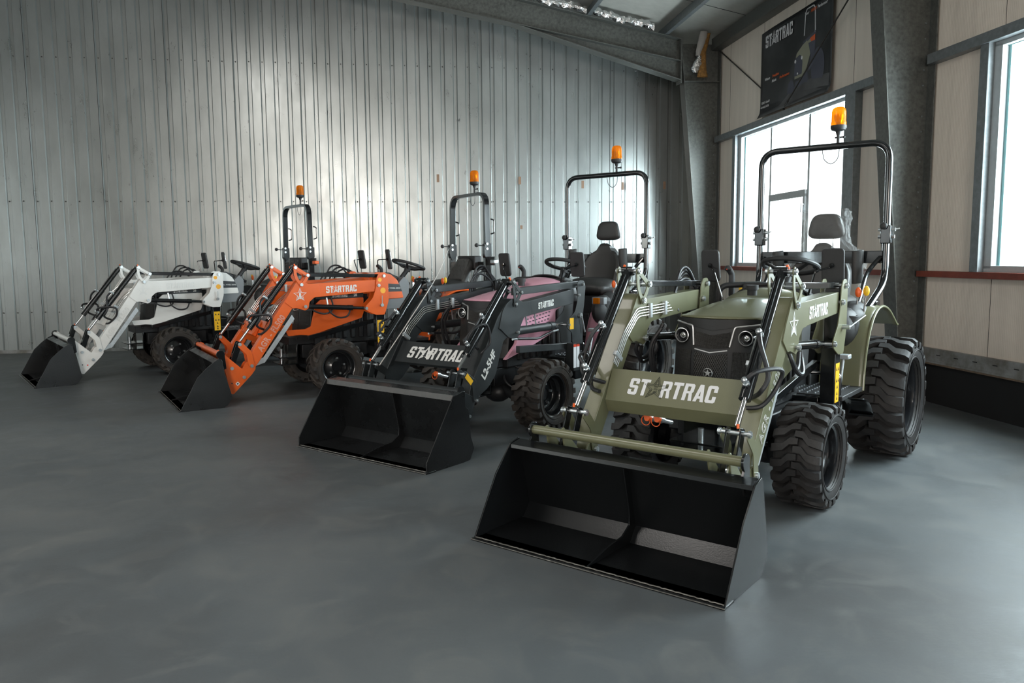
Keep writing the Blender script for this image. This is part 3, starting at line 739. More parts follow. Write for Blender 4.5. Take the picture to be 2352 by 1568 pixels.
LOADER_B = dict(
 link=(-.543,.581), knee=(-1.168,1.043), top=(-1.141,1.212), mid=(-1.237,1.131), lift=(-1.193,.826), rear=(-1.905,.832), post=(-2.127,1.165),
 p1=(-.47,.34), p2=(-.603,.267), p3=(-.686,.369), bolt=(-2.06,1.075), bolt2=(-2.075,.84), bend=(-.665,.50),
 arm=[(-.615,.250),(-.585,.27),(-.60,.345),(-.62,.40),(-.66,.50),(-.973,.959),(-1.068,1.049),(-1.115,1.075),(-1.14,1.085),(-1.20,1.083),(-1.27,1.052),(-1.329,1.053),(-2.02,1.13),(-2.01,1.006),(-1.277,.934),(-1.243,.87),(-1.215,.79),(-1.17,.778),(-1.088,.795),(-1.035,.770),(-.935,.52),(-.842,.436),(-.708,.375),(-.66,.285)],
 gusset=[(-.975,.868),(-.99,.865),(-1.088,.793),(-1.17,.776),(-1.217,.79),(-1.245,.87),(-1.29,.936),(-1.38,.945),(-1.36,1.058),(-1.27,1.054),(-1.20,1.085),(-1.14,1.087),(-1.068,1.051),(-1.02,1.0)],
 hitch=[(-.43,.49),(-.455,.50),(-.62,.42),(-.66,.40),(-.665,.30),(-.63,.235),(-.50,.10),(-.475,.10),(-.445,.3)],
 guard=None,
 plate=[(-2.047,1.184),(-2.085,1.200),(-2.149,1.195),(-2.175,1.147),(-2.150,.98),(-2.129,.895),(-2.130,.651),(-1.968,.666),(-1.96,.76),(-1.889,.803),(-1.880,.845),(-1.909,.873),(-2.007,.935),(-2.045,1.02)],
 panel=((-.853,.738),(-.752,.585),(-.765,.565)), barh=.055, lift_r=.033, cyl_r=.028)
BUCKET_A = dict(side=[(0,0),(-.168,.308),(-.253,.391),(-.321,.445),(-.372,.474),(-.392,.462),(-.412,.335),(-.466,.125),(-.474,.088),(-.425,.018),(-.366,0)], top=(-.372,.462), lip=None)
BUCKET_G = dict(side=[(0,0),(-.178,.300),(-.300,.433),(-.372,.452),(-.388,.44),(-.455,.168),(-.470,.085),(-.41,.010),(-.366,0)], top=(-.372,.447), lip=(-.300,.430))
BUCKET_P = dict(side=[(0,0),(0,.074),(-.272,.476),(-.30,.478),(-.372,.497),(-.39,.49),(-.395,.385),(-.428,.361),(-.449,.165),(-.482,.080),(-.437,.006),(-.366,0)], top=(-.375,.485), lip=(-.285,.478))
BW = 0.6553

WHEELS = {}
def wheel(parent, kind, x, y, R, w, rimr, nl, style, dust):
    """tyre with moulded lugs; dished rim and bolts are its sub-parts"""
    global OFF
    sgn = 1 if y > 0 else -1
    keep = OFF; OFF = Vector((0, 0, 0))
    key = (kind, style, sgn, dust)
    if key not in WHEELS:
        h = w/2; rb = R*.885
        mb = MB()
        prof = [(rimr, -h*.74), (rimr*1.06, -h*.90), (rimr+(R-rimr)*.42, -h*1.0), (rb*.95, -h*.96), (rb, -h*.80), (rb*1.012, 0), (rb, h*.80), (rb*.95, h*.96), (rimr+(R-rimr)*.42, h*1.0), (rimr*1.06, h*.90), (rimr, h*.74)]
        mb.lathe(prof, (0, 0, 0), 'y', 60)
        tyre = mb.mesh('t', 40)
        lug = MB(); dth = 2*math.pi/nl
        for side in (1, -1):
            for i in range(nl):
                th0 = i*dth+(0.5*dth if side < 0 else 0)
                if style == 'block':
                    st = [(1.015, .86, .04, .25), (1.0, .945, .02, .25), (.86, .995, 0, .24), (.50, 1.0, -.10, .22), (.24, 1.0, -.52, .22), (-.08, 1.0, -.55, .19)]
                else:
                    st = [(1.015, .86, .25, .22), (1.0, .94, .20, .22), (.84, .985, .10, .19), (.45, 1.0, -.32, .16), (.20, 1.0, -.62, .15), (-.04, 1.0, -.92, .15)]
                vs = []
                for yy, rr, dt, hw in st:
                    th = th0+dt*dth; a = hw*dth
                    rtop = R*rr; rbot = (rb*.985 if rr > .9 else rimr+(R-rimr)*.55)
                    for r_, an in ((rbot, th-a*1.15), (rtop, th-a), (rtop, th+a), (rbot, th+a*1.15)):
                        yq = side*h*yy if r_ == rtop or rr > .9 else side*h*.97
                        vs.append((r_*math.sin(an), yq, r_*math.cos(an)))
                fs = []
                for k in range(len(st)-1):
                    for q in range(3): f = (k*4+q, k*4+q+1, k*4+4+q+1, k*4+4+q); fs.append(f if side < 0 else f[::-1])
                e = (0, 1, 2, 3); m_ = len(st)*4-4; fs.append(e if side > 0 else e[::-1]); e2 = (m_+3, m_+2, m_+1, m_); fs.append(e2 if side > 0 else e2[::-1])
                lug.add(vs, fs)
        o = len(lug.v); allb = MB(); allb.v = mb.v+lug.v; allb.f = mb.f+[tuple(i+len(mb.v) for i in f) for f in lug.f]
        allb.tube([(R*.80*math.sin(a), h*1.012*sgn, R*.80*math.cos(a)) for a in [2*math.pi*i/40 for i in range(40)]], .0035, 5, closed=True)
        allb.tube([(rimr*1.10*math.sin(a), h*.93*sgn, rimr*1.10*math.cos(a)) for a in [2*math.pi*i/40 for i in range(40)]], .004, 5, closed=True)
        rim = MB(); ho = h*sgn
        rim.lathe([(rimr*1.03, ho*.86), (rimr*1.045, ho*.80), (rimr*.985, ho*.74), (rimr*.94, ho*.72), (rimr*.91, ho*.55), (rimr*.94, ho*.40), (rimr*.90, ho*.30), (rimr*.82, ho*.22), (rimr*.79, ho*-.02), (rimr*.74, ho*-.08), (rimr*.42, ho*.02), (rimr*.30, ho*.10), (rimr*.28, ho*.02), (0.001, ho*.02)], (0, 0, 0), 'y', 40)
        rim.lathe([(rimr*1.03, -ho*.86), (rimr*.93, -ho*.7), (rimr*.80, -ho*.1), (.001, -ho*.1)], (0, 0, 0), 'y', 30)
        bolts = MB().cyl((0, ho*-.02, 0), (0, ho*.02+.014*sgn, 0), .011, n=6)
        WHEELS[key] = (allb.mesh(kind, 40), rim.mesh('wheel_rim', 40), bolts.mesh('wheel_bolt', 30))
        for me, m_ in zip(WHEELS[key], (M_RUBBERK if dust == 0 else M_RUBBER, M_RIM, M_ZINC)): me.materials.append(m_)
    OFF = keep
    t, r_, b_ = WHEELS[key]
    o = bpy.data.objects.new(kind, t); COL.objects.link(o); o.parent = parent; o.location = (x+OFF.x, y, R)
    o.rotation_euler = (0, random.uniform(0, 1), 0)
    r = bpy.data.objects.new('wheel_rim', r_); COL.objects.link(r); r.parent = o
    for i in range(5):
        an = 2*math.pi*i/5+.3; b2 = bpy.data.objects.new('wheel_bolt', b_); COL.objects.link(b2); b2.parent = o; b2.location = (rimr*.50*math.sin(an), 0, rimr*.50*math.cos(an))
    return o

def hose(pc, pts, r=.011): pc.new().tube(smooth_path(pts, 7), r, 8)
def fitting(pc, p, d, l=.05, r=.013):
    p = Vector(p); d = Vector(d).normalized(); pc.new().cyl(p, p+d*l, r, n=6).cyl(p+d*l*.2, p+d*l*.55, r*1.35, n=6).ball(p+d*(l+.006), r*1.3, 10)

def build_tractor(key, pos, heading, label, body, loader_paint, L, B, kind, decal=M_DECAL, bucket_mat=M_BUCKET):
    global OFF
    h = math.radians(heading); fw = Vector((math.cos(h), math.sin(h), 0))
    root = bpy.data.objects.new('tractor', None); COL.objects.link(root)
    root.location = Vector((pos[0], pos[1], 0))+fw*(-2.3); root.rotation_euler = (0, 0, h)
    tag(root, label, 'tractor', 'compact tractors with front loaders parked in a row')
    OFF = Vector((2.3, 0, 0))
    rnd = random.Random(hash(key) % 1000 if False else sum(map(ord, key)))
    P = lambda pt, y: (pt[0], y, pt[1])
    green = key == 'G'; pink = key == 'P'; sideA = key in 'WO'
    darkload = pink
    # ---------- bucket
    mb = MB(); sp = round_poly(B['side'], .006, 2)
    mb2 = MB().prism(B['side'], BW-.008, BW); bucket_l = mb2
    bk = MB()
    T = B['top']
    fl, b1, b2 = (-.40, .0), (-.463, .080), T
    def sheet(a, c, th=.006):
        d = Vector((c[0]-a[0], c[1]-a[1])); n_ = Vector((-d.y, d.x)).normalized()*th
        bk.prism([a, c, (c[0]+n_.x, c[1]+n_.y), (a[0]+n_.x, a[1]+n_.y)], -BW+.006, BW-.006)
    sheet((fl[0], .004), (.0, .004)); sheet(b1, fl); sheet(b2, b1)
    if B['lip']: sheet(B['lip'], b2); sheet((B['lip'][0]+.006, B['lip'][1]-(.020 if green else .038)), B['lip'])
    else: sheet((b2[0]+.06, b2[1]-.028), b2)
    bucket = bk.build('bucket', bucket_mat, root, bevel=.0015, smooth=25)
    if pink:
        a_, c_ = Vector(B['lip']), Vector((B['lip'][0]+.006, B['lip'][1]-.038)); n_ = Vector((.0025, .0006))
        MB().prism([tuple(a_+n_), tuple(c_+n_), tuple(c_+n_*2), tuple(a_+n_*2)], -BW+.008, BW-.008).build('lip_strip', mat('worn_lip_with_sheen', (.085, .080, .076), .38, noise=.4, nscale=14, rvar=.1), bucket, smooth=0)  # worn lip, its colour lightened to stand for reflected light
    for sy in (1, -1):
        MB().prism(B['side'], sy*BW-.004, sy*BW+.004).build('side_plate', bucket_mat, bucket, bevel=.0015, smooth=25)
    rib = [(-.005, .008), (-.06, .022), (-.20, .050), (-.33, .062), (-.395, .10), (-.400, .15), (T[0]+.035, T[1]-.06), (T[0]+.004, T[1]-.01), b1, (fl[0], .004)]
    MB().prism(rib, -.004, .004).build('centre_rib', bucket_mat, bucket, bevel=.001, smooth=25)
    MB().box(-.085, .012, -BW-.008, BW+.008, -.001, .010).build('cutting_edge', bucket_mat, bucket, bevel=.002)
    mb = MB(); pts = [(-.012+.0015*math.sin(i*1.7), -BW+2*BW*i/90, .0115+.0012*math.sin(i*2.9)) for i in range(91)]; mb.tube(pts, .0035, 5); mb.tube([(.012, -BW-.008, .006), (.012, BW+.008, .006)], .0025, 5)
    mb.build('weld_bead', M_WORN, bucket)
    # lugs that hook over the hitch bar
    hy = .575
    HB = (-.398, .500) if not pink else (-.44, .475)
    for sy in (1, -1):
        hk = arcpts(HB, .040, -60, 200, 10)+[(T[0]-.075, T[1]-.10), (T[0]-.03, T[1]-.12), (T[0]+.022, T[1]-.02)]
        MB().prism(hk, sy*hy-.006, sy*hy+.006).build('hitch_hook', M_GLOSSBLACK if not pink else bucket_mat, bucket, bevel=.001)
    # ---------- loader arms
    th = .007
    for sy in (1, -1):
        yo, yi = sy*A_OUT, sy*(A_OUT-A_W); ylo, yhi = min(yo, yi), max(yo, yi)
        arm = MB().prism(round_poly(L['arm'], .018, 3), ylo+.008, yhi-.008).build('loader_arm', loader_paint, root, bevel=.004)
        mb = MB()
        for ya in (yo, yi):
            s_ = 1 if ya == yhi else -1
            y0, y1 = (ya-s_*.009, ya) ; mb.prism(round_poly(L['gusset'], .012, 3), min(y0, y1), max(y0, y1))
        mb.build('knee_gusset', loader_paint, arm, bevel=.0015)
        mb = MB()
        for ya in (yo, yi-sy*.0): mb.prism(round_poly(L['hitch'], .010, 3), min(ya, ya-sy*.009), max(ya, ya-sy*.009)) if ya == yo else mb.prism(round_poly(L['hitch'], .010, 3), min(ya, ya+sy*.009), max(ya, ya+sy*.009))
        mb.build('hitch_plate', loader_paint, arm, bevel=.0015)
        # crank (dog-leg link) both sides of the arm
        mb = MB()
        for ya in (yo+sy*.006, yi-sy*.012):
            lk, bd, p3 = (Vector(L[k]) for k in ('link', 'bend', 'p3'))
            ctr = [lk, bd, p3]; w_ = .028
            def side_pts(off):
                out = []
                for i, c in enumerate(ctr):
                    d = (ctr[min(i+1, 2)]-ctr[max(i-1, 0)]).normalized(); n_ = Vector((-d.y, d.x)); out.append(c+n_*off)
                return out
            poly = [tuple(p) for p in side_pts(w_)]+[tuple(p) for p in reversed(side_pts(-w_))]
            poly = round_poly(poly, .014, 4)
            mb.prism(poly, min(ya, ya+sy*.006), max(ya, ya+sy*.006))
        mb.build('crank_link', loader_paint, arm, bevel=.001)
        # bucket link, black channel with a slot
        mb = MB(); lk = Vector(L['link']); p1 = Vector(L['p1']); 
        for ya in (AM-.038, AM+.030):
            d = (p1-lk); n_ = Vector((-d.y, d.x)).normalized()*.026; e = d.normalized()*.024
            poly = [tuple(lk-e-n_), tuple(p1+e-n_), tuple(p1+e+n_), tuple(lk-e+n_)]
            mb.prism(round_poly(poly, .02, 4), min(sy*ya, sy*(ya+.008)), max(sy*ya, sy*(ya+.008)))
        mb.beam(P(lk+d*.42, sy*AM), P(lk+d*.58, sy*AM), .07, .05)
        mb.build('bucket_link', M_GLOSSBLACK if not pink else loader_paint, arm, bevel=.001)
        # knee linkage
        mb = MB()
        kn, tp, md = Vector(L['knee']), Vector(L['top']), Vector(L['mid'])
        for ya in (yo+sy*.006, yi-sy*.012):
            y0, y1 = min(ya, ya+sy*.006), max(ya, ya+sy*.006)
            def strut(a, c, w_, bow=0):
                d = c-a; n_ = Vector((-d.y, d.x)).normalized(); e = d.normalized()*.016
                pts = []
                for k in range(7):
                    t = k/6; q = a+d*t+n_*bow*math.sin(math.pi*t); pts.append(q)
                L_ = [q+n_*w_*(1.25 if k in (0, 6) else .85) for k, q in enumerate(pts)]; R_ = [q-n_*w_*(1.25 if k in (0, 6) else .85) for k, q in enumerate(pts)]
                poly = [tuple(L_[0]-e)]+[tuple(p) for p in L_]+[tuple(L_[-1]+e), tuple(R_[-1]+e)]+[tuple(p) for p in R_[::-1]]+[tuple(R_[0]-e)]
                mb.prism(poly, y0, y1)
            strut(kn, tp, .0175, -.026 if not pink else 0); strut(tp, md, .0175); strut(md, kn, .0175, -.010 if not pink else 0)
        mb.cyl(P(kn, yo), P(kn, yi), .020)
        mb.build('knee_linkage', loader_paint, arm, bevel=.001)
        # levelling bar
        mb = MB().beam(P(md+Vector((.01, .003)), sy*AM), P(L['post'], sy*AM), .05, L['barh'])
        mb.build('levelling_bar', M_GLOSSBLACK if not pink else loader_paint, arm, bevel=.003)
        # bucket cylinder
        a, c = Vector(L['top']), Vector(L['link']); d = c-a
        barrel = MB().cyl(P(a, sy*AM), P(a+d*.80, sy*AM), L['cyl_r'], n=20).cyl(P(a+d*.39, sy*AM), P(a+d*.81, sy*AM), L['cyl_r']+.004, n=20)
        barrel.cyl((a.x, sy*AM-.035, a.y), (a.x, sy*AM+.035, a.y), .026, n=16)
        cylo = barrel.build('bucket_cylinder', M_GLOSSBLACK, arm)
        MB().cyl(P(a+d*.80, sy*AM), P(a+d*.965, sy*AM), .0135, n=16).build('piston_rod', M_CHROME, cylo) if False else MB().cyl(P(a+d*.80, sy*AM), P(a+d*.965, sy*AM), .0135, n=16).build('piston_rod', M_CHROME, arm)
        nn_ = Vector((-d.y, d.x)).normalized()*(-1)
        if nn_.x < 0: nn_ = -nn_
        mbp = MB()
        for q in (.0085, -.0085):
            mbp.tube([P(a+d*.05+nn_*(L['cyl_r']+.004), sy*AM+q*1.2), P(a+d*.38+nn_*(L['cyl_r']+.006), sy*AM+q*1.2), P(a+d*.76+nn_*(L['cyl_r']+.009), sy*AM+q*1.2)], .0045, 6)
        mbp.build('cylinder_pipe', M_GLOSSBLACK, arm)
        # lift cylinder
        a2, c2 = Vector(L['lift']), Vector(L['rear']); d2 = c2-a2
        mb = MB().cyl(P(a2, sy*AM), P(a2+d2*.79, sy*AM), L['lift_r'], n=20).cyl(P(a2+d2*.72, sy*AM), P(a2+d2*.80, sy*AM), L['lift_r']+.003, n=20)
        mb.build('lift_cylinder', M_GLOSSBLACK if not pink else loader_paint, arm)
        MB().cyl(P(a2+d2*.80, sy*AM), P(c2, sy*AM), .016, n=16).build('lift_rod', M_CHROME if not sideA else M_GLOSSBLACK, arm)
        # pins with zinc heads
        for k in ('link', 'knee', 'top', 'mid', 'lift', 'rear', 'post', 'p1', 'p2', 'p3', 'bolt'):
            q = L[k]; r_ = .0175 if not pink else .012
            mb = MB().cyl((q[0], yo+sy*.022, q[1]), (q[0], yi-sy*.026, q[1]), r_*.62, n=12)
            for ya, dd in ((yo+sy*.010, sy), (yi-sy*.014, -sy)):
                mb.cyl((q[0], ya, q[1]), (q[0], ya+dd*.013, q[1]), r_, r_*.92, n=18)
                if k != 'p1': mb.cyl((q[0], ya, q[1]), (q[0], ya+dd*.017, q[1]), r_*.45, n=8)
            mb.build('pivot_pin', M_ZINC, arm)
        mb = MB().cyl((L['top'][0]-.002, yo-sy*.02, L['top'][1]+.012), (L['top'][0]-.002, yo-sy*.03, L['top'][1]+.034), .008, n=8).cyl((L['link'][0]-.01, yo-sy*.045, L['link'][1]+.02), (L['link'][0]-.012, yo-sy*.047, L['link'][1]+.04), .007, n=8)
        mb.build('grease_cap', M_ORPLAST, arm)
        # post plates and black post below
        mb = MB()
        for ya in (yo+sy*.001, yi-sy*.008): mb.prism(round_poly(L['plate'], .018, 4), min(ya, ya+sy*.007), max(ya, ya+sy*.007))
        post = mb.build('loader_post_plate', loader_paint, root, bevel=.0015)
        zt = .84 if not pink else .66
        mb = MB().box(-2.115, -2.018, ylo+.012, yhi-.012, .42, zt); mb.box(-2.09, -2.03, min(sy*.15, yi), max(sy*.15, yi), .45, .53)
        mb.box(-2.13, -2.06, ylo+.012, yhi-.012, .80, 1.20) if not pink else None
        mb.build('loader_post', M_GLOSSBLACK if not pink else loader_paint, post, bevel=.004)
        if sideA or green:
            mb = MB().box(-2.105, -2.030, yo-sy*.0115, yo-sy*.0095, .505, .745) if False else MB().box(-2.104, -2.028, min(yo-.0125*sy, yo-.0105*sy), max(yo-.0125*sy, yo-.0105*sy), .505, .745)
            st = mb.build('warning_sticker', M_YELLOW, post, smooth=0, label='tall yellow warning sticker')
            mb = Pieces()
            for i, zz in enumerate((.71, .64, .60, .56, .53)):
                for xx in ((-2.085, -2.048) if i in (0, 1) else (-2.068,)):
                    y_ = yo-.0102*sy
                    mb.new().prism([(xx-.011, zz-.010), (xx+.011, zz-.010), (xx, zz+.012)], min(y_, y_+.0006*sy), max(y_, y_+.0006*sy))
            mb.build('warning_symbol', M_DECALD, post, smooth=0)
        if pink:
            y0 = yo+sy*.0085
            MB().box(-1.985, -1.925, min(y0, y0+sy*.001), max(y0, y0+sy*.001), .79, .885).build('warning_sticker', M_YELLOW, post, smooth=0)
            y0 = yo-sy*.011
            for x0_ in (-2.105, -2.055):
                MB().box(x0_, x0_+.042, min(y0, y0+sy*.001), max(y0, y0+sy*.001), .45, .66).build('warning_label', M_LABEL, post, smooth=0)
                MB().box(x0_, x0_+.042, min(y0, y0+sy*.0016), max(y0, y0+sy*.0016), .63, .655).build('warning_label', M_REDMARK, post, smooth=0)
        if pink and sy > 0:
            c0 = Vector((-.605, .535)); d0 = Vector((-.70, -.71)).normalized(); n0 = Vector((-d0.y, d0.x))
            q0 = [tuple(c0+d0*a_+n0*b_) for a_, b_ in ((-.045, -.020), (.045, -.020), (.045, .020), (-.045, .020))]
            MB().prism(q0, yo+.0125, yo+.0135).build('warning_sticker', M_YELLOW, arm, smooth=0)
        if sideA:
            y0 = yo+sy*.0085
            for (xx, zz, r_) in ((-2.060, 1.175, .022), (-2.093, 1.060, .030)):
                MB().cyl((xx, y0, zz), (xx, y0+sy*.0012, zz), r_, n=24).build('round_sticker', M_AMBERDISC, post, smooth=0)
        # locking pin handle
        q = L['bolt2']
        mb = MB()
        if sideA: mb.cyl((q[0], yo+sy*.02, q[1]), (q[0]+.0, yo+sy*.03, q[1]+.10), .005, n=8).cyl((q[0], yo+sy*.004, q[1]), (q[0], yo+sy*.03, q[1]), .018, n=14)
        elif green: mb.cyl((q[0], yo+sy*.004, q[1]+.06), (q[0], yo+sy*.05, q[1]+.06), .014, n=12).cyl((q[0], yo+sy*.045, q[1]+.06), (q[0]-.13, yo+sy*.10, q[1]+.125), .0065, n=8)
        else: mb.cyl((q[0], yo+sy*.004, q[1]+.06), (q[0], yo+sy*.03, q[1]+.06), .022, n=14).cyl((q[0], yo+sy*.03, q[1]+.06), (q[0]-.045, yo+sy*.035, q[1]-.085), .008, n=8)
        mb.build('locking_pin', M_ZINC, post)
        # side brace towards the front axle support
        mb = MB()
        if pink: mb.beam((-2.08, sy*.40, .63), (-1.34, sy*.40, .67), .04, .055)
        else: mb.beam((-2.05, sy*.36, .735), (-1.32, sy*.33, .585), .03, .045)
        mb.build('side_brace', M_GLOSSBLACK if not pink else loader_paint, root, bevel=.003)
        if sideA:
            y_ = yo+sy*.0005; cd_ = math.cos(.7)
            MB().prism([(-.56+.021*math.cos(q), .195+.021*math.sin(q)) for q in (.1, 1.67, 3.24, 4.81)], min(y_, y_+sy*.0008), max(y_, y_+sy*.0008)).build('warning_label', M_LABEL, arm, smooth=0)
            MB().cyl((-.56, y_, .195), (-.56, y_+sy*.0014, .195), .009, n=10).build('warning_symbol', M_REDMARK if key == 'W' else M_DECALD, arm, smooth=0)
            MB().cyl((-.507, y_, .203), (-.507, y_+sy*.0008, .203), .007, n=12).build('bolt_hole', M_DECALD, arm, smooth=0)
        if L['guard']:
            y0, y1 = yo-sy*.030, yo-sy*.026
            MB().prism(round_poly(L['guard'], .004, 2), min(y0, y1), max(y0, y1)).build('support_leg', M_SILVER, arm, bevel=.001)
        # hydraulic hoses of the bucket cylinder
        ay = sy*AM
        pu = a+d*.44; pl = a+d*.735; F3 = lambda v, y: Vector((v.x, y, v.y))
        hm = Pieces(); zm = Pieces()
        fu = F3(pu+nn_*.035, ay+sy*.0); fl_ = F3(pl+nn_*.035, ay)
        fitting(zm, F3(pu+nn_*.02, ay), (nn_.x, 0, nn_.y), .04, .013); fitting(zm, F3(pl+nn_*.02, ay), (nn_.x, 0, nn_.y), .04, .013)
        end1 = Vector((-.86, ay-sy*.03, .70)); end2 = Vector((-.80, ay-sy*.03, .66))
        if not pink:
            hose(hm, [F3(pu+nn_*.06, ay), F3(pu+nn_*.065+d.normalized()*.08, ay+sy*.03), F3(a+d*.66, ay+sy*.075)+Vector((-.01, 0, 0)), F3(a+d*.78, ay+sy*.05)+Vector((-.05, 0, .01)), end1], .0115)
            hose(hm, [F3(pl+nn_*.06, ay), F3(pl+nn_*.05, ay+sy*.05)+Vector((-.02, 0, .05)), F3(a+d*.66, ay+sy*.11)+Vector((-.09, 0, .02)), F3(a+d*.74, ay+sy*.085)+Vector((-.15, 0, -.01)), F3(a+d*.80, ay+sy*.04)+Vector((-.12, 0, -.05)), end2], .0115)
        else:
            hose(hm, [F3(pu+nn_*.06, ay), F3(a+d*.56+nn_*.07, ay+sy*.01), F3(pl+nn_*.085, ay), F3(pl+nn_*.05, ay)+Vector((0, 0, .03)), end1], .010)
            hose(hm, [F3(pl+nn_*.06, ay), F3(pl, ay+sy*.04)+Vector((.0, 0, .14)), F3(pl, ay+sy*.05)+Vector((-.13, 0, .16)), F3(pl, ay+sy*.05)+Vector((-.17, 0, .03)), F3(pl, ay+sy*.03)+Vector((-.10, 0, -.04)), end2], .009)
        # hoses under the lift cylinder
        if sideA:
            hose(hm, [(-1.33, ay-sy*.02, .90), (-1.38, ay, .86), (-1.47, ay, .835), (-1.55, ay-sy*.02, .86), (-1.57, ay-sy*.03, .92), (-1.55, ay-sy*.03, 1.0)], .009)
            hose(hm, [(-1.52, ay-sy*.03, .90), (-1.54, ay, .84), (-1.62, ay, .79), (-1.71, ay, .80), (-1.745, ay, .86)], .009)
            zm.new().cyl((-1.505, ay-sy*.03, 1.0), (-1.515, ay-sy*.03, .93), .009, n=8)
        elif green:
            hose(hm, [(-1.29, ay, .90), (-1.30, ay+sy*.02, .84), (-1.36, ay+sy*.02, .785), (-1.43, ay+sy*.01, .80), (-1.47, ay, .87)], .0125)
            hose(hm, [(-1.33, ay, .86), (-1.37, ay+sy*.03, .77), (-1.45, ay+sy*.03, .76), (-1.52, ay, .82), (-1.53, ay-.01, .87)], .0125)
        else:
            hose(hm, [(-1.27, ay, .765), (-1.40, ay, .755), (-1.55, ay, .745), (-1.66, ay, .765), (-1.76, ay, .785)], .0105)
            zm.new().cyl((-1.21, ay, .765), (-1.30, ay, .762), .009, n=8); zm.new().cyl((-1.74, ay, .782), (-1.84, ay, .79), .009, n=8); zm.new().cyl((-1.38, ay, .98), (-1.40, ay, .84), .006, n=8); zm.new().cyl((-1.50, ay, .99), (-1.52, ay, .86), .006, n=8)
        hm.build('hydraulic_hose', M_HOSE, arm); zm.build('hose_fitting', M_ZINC, arm)
        # four hard pipes on the inner face of the arm
        yp = yi-sy*.012
        path = [(-.905, .800), (-1.015, .955), (-1.155, 1.075), (-1.50, 1.085), (-1.60, 1.088)] if not pink else [(-.862, .762), (-.925, .845), (-1.09, .975), (-1.45, 1.01), (-1.55, 1.015)]
        mb = Pieces()
        for i in range(4):
            o_ = (i-1.5)*.0165; pts = []
            for j, q in enumerate(path):
                q = Vector(q); dd = (Vector(path[min(j+1, 4)])-Vector(path[max(j-1, 0)])).normalized(); n_ = Vector((-dd.y, dd.x)); q2 = q+n_*(-o_)
                pts.append((q2.x+(i*.02 if j == 4 else 0), yp, q2.y))
            mb.new().tube(round_path(pts, .03, 4), .0042, 8)
        mb.build('steel_pipe', M_PIPE, arm)
        mb = Pieces()
        for q, dd in (((-.935, .845), (-.58, .81)), ((-1.31, 1.08), (-1, .02)), ((-1.50, 1.085), (-1, .01))):
            if pink: q = (q[0]+.055, q[1]-.07)
            n_ = Vector((-dd[1], dd[0])).normalized()*.042; q = Vector(q); e = Vector(dd).normalized()*.013
            mb.new().prism([tuple(q-n_-e), tuple(q+n_-e), tuple(q+n_+e), tuple(q-n_+e)], min(yp-sy*.010, yp+sy*.01), max(yp-sy*.010, yp+sy*.01))
        mb.build('pipe_clamp', M_SILVER, arm, bevel=.002)
        # lettering on the outer faces
        if pink: o0, o1, hh = (-1.492, .985), (-1.709, 1.004), .052
        else: o0, o1, hh = (-1.478, 1.050), (-1.811, 1.060), .069
        dv = Vector((o1[0]-o0[0], 0, o1[1]-o0[1])); wsc = dv.length/(STW*hh)
        yl = yo+sy*.0005 if not pink else yo-sy*.0075
        yl = yo-sy*.0075
        mb = MB()
        if sy > 0: startrac(mb, (o0[0], yl, o0[1]), dv, (0, 0, 1), (0, 1, 0), hh, thick=.0012, wscale=wsc)
        else: startrac(mb, (o1[0], yl, o1[1]), -dv, (0, 0, 1), (0, -1, 0), hh, thick=.0012, wscale=wsc)
        mb.build('arm_lettering', decal, arm, smooth=0)
        if not pink:
            mb = MB(); yy = yo+sy*.0005
            cx_ = -1.205
            def put(p): mb.prismv([(a_, b_) for a_, b_ in p], (cx_, yy, 1.040), (-sy, 0, 0), (0, 0, 1), (0, sy*.0012, 0))
            star_emblem(mb, 0, 0, .072, put); mb.build('star_emblem', decal, arm, smooth=0)
            rr_ = Vector((-.593, 0, .805)) if sy > 0 else Vector((.593, 0, -.805)); uu_ = Vector((.805, 0, .593)) if sy > 0 else Vector((.805, 0, .593))
            oo = Vector((-.806, yo-sy*.0065, .489)) if sy > 0 else Vector((-1.037, yo-sy*.0065, .82))
            uu_ = uu_ if sy > 0 else Vector((.805, 0, .593))
            if sy > 0:
                font_text('AGR - FL500', 'model_lettering', decal, arm, oo, rr_, uu_, .058, outline=.017, spacing=1.12, xs=.86)
        else:
            if sy > 0: font_text('L2-5HF', 'model_lettering', decal, arm, (-.802, yo-.0065, .50), (-.60, 0, .80), (.80, 0, .60), .055, bold=.035, shear=.15, extrude=.0008)
    # ---------- hitch bar between the two hitch plates
    mb = MB().cyl((HB[0], -.575, HB[1]), (HB[0], .575, HB[1]), .0235, n=20)
    hbar = mb.build('hitch_bar', loader_paint, root)
    if sideA:
        MB().beam((HB[0]-.012, 0, HB[1]), (HB[0]-.035, 0, HB[1]-.095), 1.02, .008).build('hitch_bar_web', loader_paint, hbar)
    # ---------- cross panel with the big lettering
    (tx, tz), (bx, bz), (ux, uz) = L['panel']
    ye = A_OUT-A_W-.002
    mb = MB(); T3, B3, U3 = Vector((tx, 0, tz)), Vector((bx, 0, bz)), Vector((ux, 0, uz))
    mb.prism([(tx, tz), (bx, bz), (ux, uz), (ux-.006, uz), (bx-.008, bz+.001), (tx-.006, tz-.002)], -ye, ye)
    mb.prism([(tx, tz), (tx-.006, tz-.002), (tx-.05, tz-.03), (tx-.05, tz-.022)], -ye, ye)
    pan = mb.build('cross_panel', loader_paint, root, bevel=.002)
    up = (T3-B3).normalized(); nf = Vector((0, 1, 0)).cross(up)
    if nf.x < 0: nf = -nf
